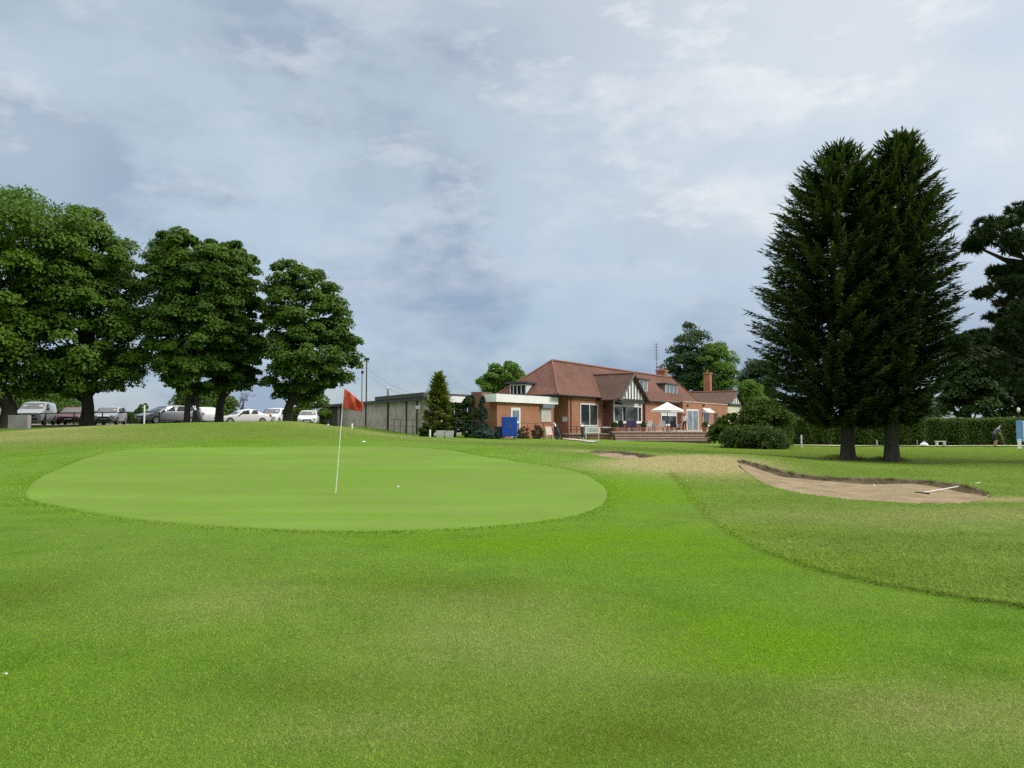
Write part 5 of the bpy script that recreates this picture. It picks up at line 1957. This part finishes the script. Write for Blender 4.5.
MB().tube([(0, 0, 0), (0, 0, zap + .12)], .03, 8).build("pole", M_DARKW, root)
MB().lathe([(.32, 0), (.32, .06), (.1, .1), (.05, .3)], (0, 0, 0), 16).build("base", M_CONC, root)
for i in range(n):
    w_ = 2 * math.pi * i / n
    MB().tube([(.05 * math.cos(w_), .05 * math.sin(w_), zap - .05), (rr_ * .98 * math.cos(w_), rr_ * .98 * math.sin(w_), zr - .03)], .012, 5).build("rib", M_DARKW, root)
# flower tubs
for px, Y, lab in ((643.5, 63.2, "potted plant beside the right post of the front gable"), (704.5, 66.5, "dark potted plant at the right end of the terrace"), (614.5, 63.2, "potted plant at the left end of the terrace")):
    root = tag(empty("potted_plant", (at(px, 424, Y)[0], Y, TZ)), lab, "potted plant")
    MB().lathe([(.16, 0), (.24, .35), (.26, .36), (.26, .40), (.2, .40)], (0, 0, 0), 14).build("pot", M_POT, root)
    k = 260
    d = sphere_dirs(k)
    P = d * .3 * RNG.uniform(.4, 1, (k, 1)) + np.array([0, 0, .62])
    link(bpy.data.objects.new("foliage", cards("foliage", P, unit(d + np.array([0, 0, .4])), sphere_dirs(k), .14, .07, RNG.uniform(0, 1, k), M_DGREEN)), root)

# ------------------------------------------------------------------ cars
M_TYRE = mat("tyre rubber", (.02, .02, .02), .85)
M_RIM = mat("alloy rim", (.45, .46, .47), .35, metal=.8)
M_LAMP = mat("lamp glass", (.75, .77, .78), .12)
M_RLAMP = mat("red lamp", (.35, .02, .02), .2)
M_TRIM = mat("black car trim", (.02, .02, .022), .6)
M_PLATE = mat("number plate", (.72, .72, .68), .5)
STY = {
    "hatch": [(0, .30, .60, .60, .80), (.03, .22, .70, .70, .93), (.10, .2, .80, .80, .985), (.24, .2, .93, .93, 1), (.28, .2, .96, .99, 1), (.45, .2, .98, 1.42, 1), (.60, .2, .99, 1.48, 1), (.84, .2, 1.02, 1.44, 1), (.95, .22, 1.02, 1.13, .97), (.985, .25, .95, .95, .93), (1, .32, .75, .75, .86)],
    "saloon": [(0, .30, .58, .58, .80), (.03, .22, .68, .68, .93), (.10, .2, .78, .78, .985), (.27, .2, .90, .90, 1), (.30, .2, .92, .95, 1), (.45, .2, .94, 1.38, 1), (.56, .2, .95, 1.48, 1), (.70, .2, .97, 1.40, 1), (.83, .2, .98, 1.02, .99), (.96, .22, .96, .97, .95), (1, .32, .72, .72, .86)],
    "van": [(0, .32, .66, .66, .84), (.03, .22, .74, .74, .95), (.10, .2, .86, .86, .99), (.17, .2, .95, .95, 1), (.20, .2, .96, .99, 1), (.36, .2, .98, 1.42, 1), (.46, .2, .98, 1.48, 1), (.90, .2, .98, 1.46, 1), (.985, .22, .95, 1.40, .97), (.995, .25, .93, 1.30, .95), (1, .32, .75, .75, .9)],
    "mpv": [(0, .30, .62, .62, .80), (.03, .22, .72, .72, .94), (.10, .2, .82, .82, .985), (.20, .2, .92, .92, 1), (.23, .2, .94, .97, 1), (.41, .2, .96, 1.42, 1), (.55, .2, .97, 1.48, 1), (.86, .2, .98, 1.45, 1), (.96, .22, .98, 1.25, .97), (.99, .25, .93, .95, .94), (1, .32, .75, .75, .86)],
}


def car(name, label, px, Y, rel, L, Wd, H, style, paint, group="cars parked beyond the trees", van_side=False, dark_front=False):
    a = at(px, 424, Y)
    g = gz(a[0], Y) + .05
    to_cam = math.atan2(-Y, -a[0])
    root = tag(empty(name, (a[0], Y, g), to_cam - R(rel)), label, "van" if style == "van" else "car", group)
    st = STY[style]
    k = H / 1.48
    hw_ = Wd / 2
    rings = []
    for xf, zb, zbelt, zr, wf in st:
        x = L / 2 - xf * L
        zb, zbelt, zr = zb * min(k, 1.1), zbelt * k, zr * k
        w_ = hw_ * wf
        top = zr > zbelt + .02
        wr = w_ * (.80 if style != "van" else .88) if top else w_ * .93
        zt = zr if top else zbelt
        half = [(x, w_ * .86, zb), (x, w_ * .985, zb + .12), (x, w_, zb + (zbelt - zb) * .55), (x, w_ * .97, zbelt - .02)]
        if top:
            half += [(x, w_ * .955, zbelt), (x, wr + (w_ * .95 - wr) * .12, zbelt + (zt - zbelt) * .88), (x, wr * .86, zt)]
        else:
            half += [(x, w_ * .95, zbelt - .008), (x, w_ * .92, zbelt - .003), (x, w_ * .80, zbelt)]
        ring = half + [(x, 0, zt + .02)] + [(p[0], -p[1], p[2]) for p in half[::-1]]
        rings.append(ring)
    m_ = len(rings[0])
    V = [p for r_ in rings for p in r_]
    Fc = []
    for i in range(len(rings) - 1):
        for j in range(m_ - 1):
            Fc.append((i * m_ + j, (i + 1) * m_ + j, (i + 1) * m_ + j + 1, i * m_ + j + 1))
        Fc.append((i * m_ + m_ - 1, (i + 1) * m_ + m_ - 1, (i + 1) * m_, i * m_))
    Fc += [list(range(m_))[::-1], [(len(rings) - 1) * m_ + j for j in range(m_)]]
    b_ = MB().add(V, Fc, 0, True).build("body", paint, root)
    md = b_.modifiers.new("smooth", 'SUBSURF')
    md.levels = md.render_levels = 1

    def sec(xf):
        xs = [q[0] for q in st]
        f = lambda c: float(np.interp(xf, xs, [q[c] for q in st]))
        return L / 2 - xf * L, f(2) * k, f(3) * k, hw_ * f(4)

    ws0, ws1 = st[4][0], st[5][0]
    q0, q1 = sec(ws0), sec(ws1)
    wrf = .80 if style != "van" else .88
    # windscreen
    z0, z1 = q0[1] + .05, q1[2] - .05
    x0, x1 = q0[0] + .055, q1[0] + .045
    wsn = MB()
    for u0, u1 in ((-1, -.33), (-.33, .33), (.33, 1)):
        p = lambda u, top: ((x1 if top else x0) - .05 * u * u, u * (q1[3] * wrf * .84 if top else q0[3] * .84), z1 if top else z0)
        wsn.slab([p(u0, 0), p(u1, 0), p(u1, 1), p(u0, 1)], .02)
    wsn.build("windscreen", M_GLASS, root)
    # side windows
    spans = {"hatch": [(.37, .56), (.59, .80)], "saloon": [(.38, .55), (.58, .72)], "van": [(.30, .45)], "mpv": [(.34, .53), (.56, .74), (.77, .90)]}[style]
    for sy in (-1, 1):
        for a0, a1 in spans:
            pts = []
            for xf, tp in ((a0, 0), (a1, 0), (a1 - .01, 1), (a0 + .05, 1)):
                q = sec(xf)
                zt = q[2]
                zz_ = q[1] + .05 if not tp else q[1] + (zt - q[1]) * .80
                wr = q[3] * wrf
                wt_ = q[3] * .955 + (wr + (q[3] * .95 - wr) * .12 - q[3] * .955) * ((zz_ - q[1]) / max((zt - q[1]) * .88, .01))
                pts.append((q[0], sy * (wt_ + .015), zz_))
            MB().slab(pts if sy < 0 else pts[::-1], .03).build("side_window", M_GLASS, root)
    # wheels
    rw = .33 * (1.05 if style in ("van", "mpv") else 1)
    for xf in (.18, .80):
        for sy in (-1, 1):
            x = L / 2 - xf * L
            prof = [(rw * .62, -.10), (rw * .93, -.105), (rw, -.07), (rw, .07), (rw * .93, .105), (rw * .62, .10)]
            t_ = MB()
            n = 20
            V = [(x + r_ * math.cos(2 * math.pi * i / n), sy * (hw_ - .10) + o_, rw + r_ * math.sin(2 * math.pi * i / n)) for r_, o_ in prof for i in range(n)]
            t_.add(V, [(j * n + i, j * n + (i + 1) % n, (j + 1) * n + (i + 1) % n, (j + 1) * n + i) for j in range(5) for i in range(n)], 0, True)
            wl = t_.build("wheel", M_TYRE, root)
            rm_ = MB()
            V = [(x, sy * (hw_ - .02), rw)] + [(x + rw * .63 * math.cos(2 * math.pi * i / n), sy * (hw_ - .005), rw + rw * .63 * math.sin(2 * math.pi * i / n)) for i in range(n)]
            V += [(x + rw * .63 * math.cos(2 * math.pi * i / n), sy * (hw_ - .10), rw + rw * .63 * math.sin(2 * math.pi * i / n)) for i in range(n)]
            rm_.add(V, [(0, 1 + i, 1 + (i + 1) % n) for i in range(n)] + [(1 + i, 1 + n + i, 1 + n + (i + 1) % n, 1 + (i + 1) % n) for i in range(n)])
            rm_.build("rim", M_RIM, wl)
    # lamps, grille, plates, mirrors
    for sy in (-1, 1):
        MB().box((L / 2 - .13, sy * hw_ * .70, .655 * k), (.2, hw_ * .36, .15), 0, -sy * .35, .03).build("headlight", M_LAMP, root)
        MB().box((-L / 2 + .12, sy * hw_ * .78, .86 * k), (.2, hw_ * .2, .26), 0, sy * .3, .03).build("tail_light", M_RLAMP, root)
        MB().box((L / 2 - (ws0 + .07) * L, sy * (hw_ + .08), .98 * k), (.12, .2, .14), 0, 0, .04).build("wing_mirror", M_TRIM, root)
    MB().box((L / 2 - .015, 0, .56 * k), (.1, hw_ * .86, .13), 0, 0, .02).build("grille", M_TRIM, root)
    MB().box((L / 2 - .0, 0, .36 * k), (.1, hw_ * 1.25, .14), 0, 0, .03).build("lower_bumper", M_TRIM, root)
    MB().box((L / 2 + .045, 0, .45 * k), (.02, .5, .11)).build("number_plate", M_PLATE, root)
    return root


P_WHITE = paint_mat("white car paint", (.72, .73, .73))
P_SILV = paint_mat("silver car paint", (.50, .52, .55), metal=.25)
P_RED = paint_mat("dark red car paint", (.20, .006, .010), .25, .45)
P_GREY = paint_mat("grey car paint", (.26, .27, .29), metal=.3)
P_BRN = paint_mat("rust red car paint", (.16, .035, .02))
car("parked_van", "white van with dark windscreen facing out at the far left", 36.5, 58, 14, 4.5, 1.85, 1.84, "van", P_WHITE, "parked vehicles", dark_front=True)
car("parked_car", "rust red car cut by the left edge of the photo", -4, 60, 20, 4.1, 1.75, 1.48, "hatch", P_BRN, "parked vehicles")
car("parked_car", "dark red car half hidden by the thick trunk beside the white van", 73, 60, 10, 4.1, 1.75, 1.42, "hatch", P_RED, "parked vehicles")
car("parked_car", "pale silver hatchback right of the thick trunk", 110, 60, 14, 4.0, 1.74, 1.50, "hatch", P_SILV, "parked vehicles")
car("parked_car", "long grey people carrier seen at an angle behind the twin trunks", 167, 60, 58, 4.6, 1.82, 1.56, "mpv", P_GREY, "parked vehicles")
car("parked_car", "white rounded car half hidden by the twin trunks", 203, 64, 160, 3.9, 1.72, 1.5, "hatch", P_WHITE, "parked vehicles")
car("parked_car", "low white saloon on the mound crest near the leafless tree", 243, 63, 68, 4.4, 1.76, 1.40, "saloon", P_WHITE, "parked vehicles")
car("parked_car", "white estate left of the rounded dark tree's trunk, seen over the mound crest", 275, 66, 20, 4.2, 1.8, 1.55, "mpv", P_WHITE, "parked vehicles")
car("parked_car", "white hatchback facing out beside the dark end of the grey hall", 308.5, 67, 4, 4.0, 1.74, 1.46, "hatch", P_WHITE, "parked vehicles")

# ------------------------------------------------------------------ flagstick, balls, rake, banner
p = hit(335.5, 495)
zb = gz(*p) + .02
root = tag(empty("golf_flag", (p[0], p[1], zb)), "red golf flag on a slim leaning stick in the putting green", "flag")
tp = at(344, 389, p[1])
tv = np.array([tp[0] - p[0], 0, tp[2] - zb])
lo = [tuple(tv * t) for t in (-.04, .35, .7, 1.0)]
MB().tube(lo, [.013, .012, .0105, .0085], 10).build("flagstick", mat("white and yellow stick", (.70, .69, .45), .4, (.74, .73, .62), 1.5), root)
MB().lathe([(.054, .0), (.054, .004), (.02, .0045)], (0, 0, -.003), 20).build("hole", M_BLACK, root)
kf = p[1] / FPX
# cloth hanging from the stick in folds
nu, nv = 26, 18
V, Fc = [], []
for i in range(nu + 1):
    u = i / nu
    for j in range(nv + 1):
        v = j / nv
        top = np.array([344.2 + 18.8 * u, 388.6 + 15.0 * u ** 1.15])
        bot = np.array([342.4 + 20.2 * u, 408.2 + 3.6 * u])
        q = top * (1 - v) + bot * v
        w_ = at(q[0], q[1], p[1])
        fold = (.045 * math.sin(u * 7.5 + v * 3.2) + .03 * math.sin(u * 13 - v * 4)) * min(1, u * 3)
        V.append((w_[0] - p[0], fold, w_[2] - zb))
for i in range(nu):
    for j in range(nv):
        a = i * (nv + 1) + j
        Fc.append((a, a + nv + 1, a + nv + 2, a + 1))
m, nt, b = new_mat("red flag cloth")
tc = N_(nt, "ShaderNodeTexCoord").outputs["Object"]
nt.links.new(mixc(nt, noise(nt, tc, 3, 4), (.72, .13, .075), (.62, .095, .055)), b.inputs["Base Color"])
b.inputs["Roughness"].default_value = .75
tr_ = N_(nt, "ShaderNodeBsdfTranslucent")
tr_.inputs[0].default_value = (.6, .06, .035, 1)
ms = N_(nt, "ShaderNodeMixShader")
ms.inputs[0].default_value = .35
nt.links.new(b.outputs[0], ms.inputs[1])
nt.links.new(tr_.outputs[0], ms.inputs[2])
nt.links.new(ms.outputs[0], nt.nodes["Material Output"].inputs[0])
cl = MB().add(V, Fc, 0, True).build("flag_cloth", m, root)
s_ = cl.modifiers.new("thick", 'SOLIDIFY')
s_.thickness = .004

M_BALL = mat("golf ball", (.8, .8, .78), .3)


def ball(px, py, label, r_=.0215, dz=0.02):
    q = hit(px, py)
    o = MB().ball((0, 0, r_), r_, 14).build("golf_ball", M_BALL)
    o.location = (q[0], q[1], gz(*q) + dz)
    tag(o, label, "golf ball")


ball(398, 489, "white golf ball on the putting green right of the flagstick", .028)
ball(874, 481.5, "white golf ball in the big bunker near its cut edge", .028, -.13)
q = hit(364, 442)
o = MB().add([(-.08, -.05, 0), (.09, -.03, 0), (.07, .05, 0), (-.07, .04, 0), (-.02, 0, .035), (.05, .01, .03)], [(0, 1, 5, 4), (1, 2, 5), (2, 3, 4, 5), (3, 0, 4), (3, 2, 1, 0)]).build("scrap_of_paper", M_WHITE)
o.location = (q[0], q[1], gz(*q) + .01)
tag(o, "small white scrap on the bank behind the flag", "litter")
q = hit(2, 677.5)
o = MB().lathe([(.003, 0), (.003, .04), (.006, .05), (.0065, .053), (.004, .052)], (0, 0, 0), 10).build("golf_tee", M_BALL)
o.rotation_euler = (R(82), 0, R(60))
o.location = (q[0], q[1], gz(*q) + .022)
tag(o, "tiny white golf tee lying in the grass at the left edge", "golf tee")
q = hit(664, 528)

# rake lying in the bunker
a_, b_2 = hit(922, 492.5), hit(980, 484)
za_, zb_ = gz(*a_) - .05, gz(*b_2) + .03
root = tag(empty("bunker_rake", (a_[0], a_[1], za_)), "white handled rake lying across the sand of the big bunker", "rake")
e = np.array([b_2[0] - a_[0], b_2[1] - a_[1], zb_ - za_])
MB().tube([(0, 0, .04), tuple(e * .5 + np.array([0, 0, .02])), tuple(e)], .012, 8).build("handle", M_WPOST, root)
dv = unit(e[:2])
pv = np.array([-dv[1], dv[0]])
hd = MB().tube([(*(pv * -.15), .035), (*(pv * .15), .035)], .024, 8)
for k in range(9):
    q = pv * (-.14 + .035 * k)
    hd.tube([(q[0], q[1], .035), (q[0] - dv[0] * .02, q[1] - dv[1] * .02, -.05)], .007, 5)
hd.build("rake_head", M_BLACK, root)

# blue and white banner on a post at the right edge
Yb = 50
a = at(1020.5, 447, Yb)
g = gz(a[0], Yb)
root = tag(empty("tee_banner", (a[0], Yb, g)), "tall blue and white banner with a white knob at the right edge", "banner")
H1 = at(1020, 421, Yb)[2] - g
M_BB = mat("sky blue board", (.16, .33, .58), .5, (.12, .26, .50), 2)
MB().box((.12, 0, H1 * .62 + .05), (.72, .06, H1 * .74), 0, 0, .01).build("board", M_BB, root)
MB().box((.30, -.036, H1 * .62 + .05), (.2, .012, H1 * .72)).build("white_stripe", M_WHITE, root)
MB().box((-.09, -.036, H1 * .20), (.26, .03, H1 * .34), 0, 0, .01).build("white_base", M_WHITE, root)
MB().tube([(0, .06, 0), (0, .06, H1 + .72)], .035, 8).build("pole", M_METAL, root)
MB().ball((0, .06, H1 + .74), (.10, .10, .17), 14).build("knob", M_WHITE, root)

# ------------------------------------------------------------------ people
M_SKIN = mat("skin", (.46, .27, .19), .55, (.42, .24, .17), 6)
M_NAVY = mat("dark navy cloth", (.022, .025, .035), .85)
M_WSHIRT = mat("white shirt", (.70, .68, .66), .85)
M_GREYC = mat("grey blue cloth", (.20, .23, .27), .85, (.07, .08, .10), 3)
M_TROU = mat("black trousers", (.015, .015, .017), .85)
M_SHOE = mat("dark shoes", (.05, .045, .04), .6)
M_HAIR = mat("dark hair", (.03, .022, .016), .7)


def person(label, loc, rz, J, cloth, hair_m, cap=False):
    """one continuous skinned body; cloth(x, y, z, limb) picks the material of each face"""
    verts, rad_, edges, limb = [], [], [], []

    def v(p, r_, l):
        verts.append(p); rad_.append(r_); limb.append(l)
        return len(verts) - 1

    def chain(start, pts, l):
        pr = start
        for p, r_ in pts:
            i = v(p, r_, l)
            edges.append((pr, i)); pr = i
        return pr
    pel = v(J["pelvis"], .14, "torso")
    ch_ = chain(pel, [(J["waist"], .125), (J["chest"], .15)], "torso")
    nk = chain(ch_, [(J["neck"], .058)], "neck")
    H_ = np.array(J["head"])
    dn = unit(H_ - np.array(J["neck"]))
    hd_ = chain(nk, [(tuple(H_ - dn * .06), .075), (tuple(H_ + dn * .02), .094), (tuple(H_ + dn * .09), .075)], "head")
    for s in ("l", "r"):
        chain(pel, [(J["hip" + s], .105), (J["knee" + s], .066), (J["ankle" + s], .043), (tuple(np.array(J["ankle" + s]) + np.array([.17, 0, -.06])), .036)], "leg")
        wr = chain(ch_, [(J["sho" + s], .066), (J["elb" + s], .044), (J["wri" + s], .031)], "arm")
        w0 = np.array(J["wri" + s])
        dh = unit(w0 - np.array(J["elb" + s]))
        sd = unit(np.cross(dh, [1, 0, 0]) + 1e-4)
        pm = chain(wr, [(tuple(w0 + dh * .06), .034)], "hand")
        fw = unit(np.cross(sd, dh))
        for k, (ln, o_) in enumerate(((.062, -.027), (.075, -.009), (.070, .009), (.055, .026))):
            b0 = w0 + dh * .10 + sd * o_
            b1 = b0 + dh * ln * .5 + fw * .012
            chain(pm, [(tuple(b0), .010), (tuple(b1), .0095), (tuple(b1 + dh * ln * .35 + fw * .03), .008)], "hand")
        chain(pm, [(tuple(w0 + dh * .075 + fw * .045), .011), (tuple(w0 + dh * .115 + fw * .065), .009)], "hand")
    me = bpy.data.meshes.new("person_skeleton")
    me.from_pydata([tuple(map(float, p)) for p in verts], edges, [])
    ob = link(bpy.data.objects.new("person_body", me))
    md = ob.modifiers.new("skin", 'SKIN')
    for i, sv in enumerate(me.skin_vertices[0].data):
        sv.radius = (rad_[i], rad_[i])
        sv.use_root = (i == 0)
    md.use_smooth_shade = True
    sb_ = ob.modifiers.new("sub", 'SUBSURF')
    sb_.levels = sb_.render_levels = 2
    dg = bpy.context.evaluated_depsgraph_get()
    mesh = bpy.data.meshes.new_from_object(ob.evaluated_get(dg))
    bpy.data.objects.remove(ob)
    mesh.name = "person"
    mats = [M_SKIN, *cloth[0]]
    mesh.materials.clear()
    for m_ in mats:
        mesh.materials.append(m_)
    Vv = np.array(verts)
    for pl in mesh.polygons:
        c_ = np.array(pl.center)
        i = int(((Vv - c_) ** 2).sum(1).argmin())
        pl.material_index = cloth[1](c_, limb[i])
        pl.use_smooth = True
    root = link(bpy.data.objects.new("person", mesh))
    root.location = loc
    root.rotation_euler = (0, 0, rz)
    tag(root, label, "person")
    up_ = dn
    fw = unit(np.array([1., 0, 0]) - up_ * up_[0])
    cpos = H_ + up_ * .045 - fw * .012
    hm = MB().ball((0, 0, 0), (.104, .09, .085), 14)
    if cap:
        hm.box((.12, 0, -.02), (.12, .14, .018), 0, 0, .006)
    h_ = hm.build("cap" if cap else "hair", hair_m, root)
    h_.location = cpos
    h_.rotation_euler = (0, math.acos(max(-1, min(1, up_[2]))) * (1 if up_[0] > 0 else -1), 0)
    fc = MB()
    sdv = np.array([0, 1., 0])
    for s in (-1, 1):
        fc.ball(tuple(H_ + fw * .088 + sdv * s * .032 + up_ * .005), (.008, .012, .008), 8, 1)
        fc.ball(tuple(H_ + sdv * s * .092 - up_ * .005), (.02, .012, .03), 8, 0)
    fc.ball(tuple(H_ + fw * .10 - up_ * .02), (.02, .013, .024), 8, 0)
    fc.ball(tuple(H_ + fw * .088 - up_ * .055), (.01, .024, .006), 8, 2)
    fc.build("face", [M_SKIN, M_BLACK, mat("lips", (.4, .16, .13), .5)], root)
    return root


Jg = dict(pelvis=(-.10, 0, .92), waist=(.0, 0, 1.08), chest=(.17, 0, 1.30), neck=(.30, 0, 1.46), head=(.40, 0, 1.58),
          hipl=(-.07, .10, .86), hipr=(-.07, -.10, .86), kneel=(.05, .15, .48), kneer=(.05, -.15, .48), anklel=(-.03, .17, .08), ankler=(-.03, -.17, .08),
          shol=(.22, .19, 1.36), shor=(.22, -.19, 1.36), elbl=(.33, .17, 1.08), elbr=(.33, -.17, 1.08), wril=(.42, .03, .86), wrir=(.43, -.02, .80))
Yg = 55.5
gpos = gp(994.5, Yg)
person("golfer in dark top and shorts leaning over a putter before the hedge", (gpos[0], gpos[1], gpos[2]), R(-12), Jg,
       ([M_GREYC, M_NAVY, M_SHOE], lambda c_, l: 0 if l in ("neck", "head", "hand") or (l == "arm" and c_[2] < 1.1) else (1 if l in ("torso", "arm") and c_[2] > 1.0 else (2 if c_[2] > .5 else (3 if c_[2] < .12 else 0)))), M_NAVY, True)
pt = np.array([.46, 0, .78])
root = tag(empty("golf_putter", gpos, R(-12)), "thin steel putter held by the golfer before the hedge", "golf club")
MB().tube([tuple(pt + np.array([-.06, .0, .16])), tuple(pt + np.array([.22, 0, -.74]))], .010, 6).build("shaft", M_CHR, root)
MB().tube([tuple(pt + np.array([-.065, 0, .18])), tuple(pt + np.array([.01, 0, -.07]))], .016, 8).build("grip", M_BLACK, root)
MB().box(tuple(pt + np.array([.25, 0, -.755])), (.04, .11, .03), 0, 0, .006).build("club_head", M_CHR, root)
Jp = dict(pelvis=(0, 0, .94), waist=(.01, 0, 1.10), chest=(.02, 0, 1.34), neck=(.03, 0, 1.51), head=(.05, 0, 1.63),
          hipl=(0, .10, .88), hipr=(0, -.10, .88), kneel=(.03, .11, .49), kneer=(-.04, -.11, .49), anklel=(.02, .12, .08), ankler=(-.10, -.11, .08),
          shol=(.0, .19, 1.42), shor=(.0, -.19, 1.42), elbl=(.0, .25, 1.13), elbr=(.02, -.25, 1.13), wril=(.14, .24, .92), wrir=(.18, -.18, .96))
Yd = 76.0
a = at(684.5, 424, Yd)
person("person in white shirt and black trousers standing by the french door", (a[0], Yd, TZ), R(-100), Jp,
       ([M_WSHIRT, M_TROU, M_SHOE], lambda c_, l: 0 if l in ("neck", "head", "hand") or (l == "arm" and c_[2] < 1.12) else (1 if l in ("torso", "arm") and c_[2] > .98 else (3 if c_[2] < .1 else 2))), M_HAIR)
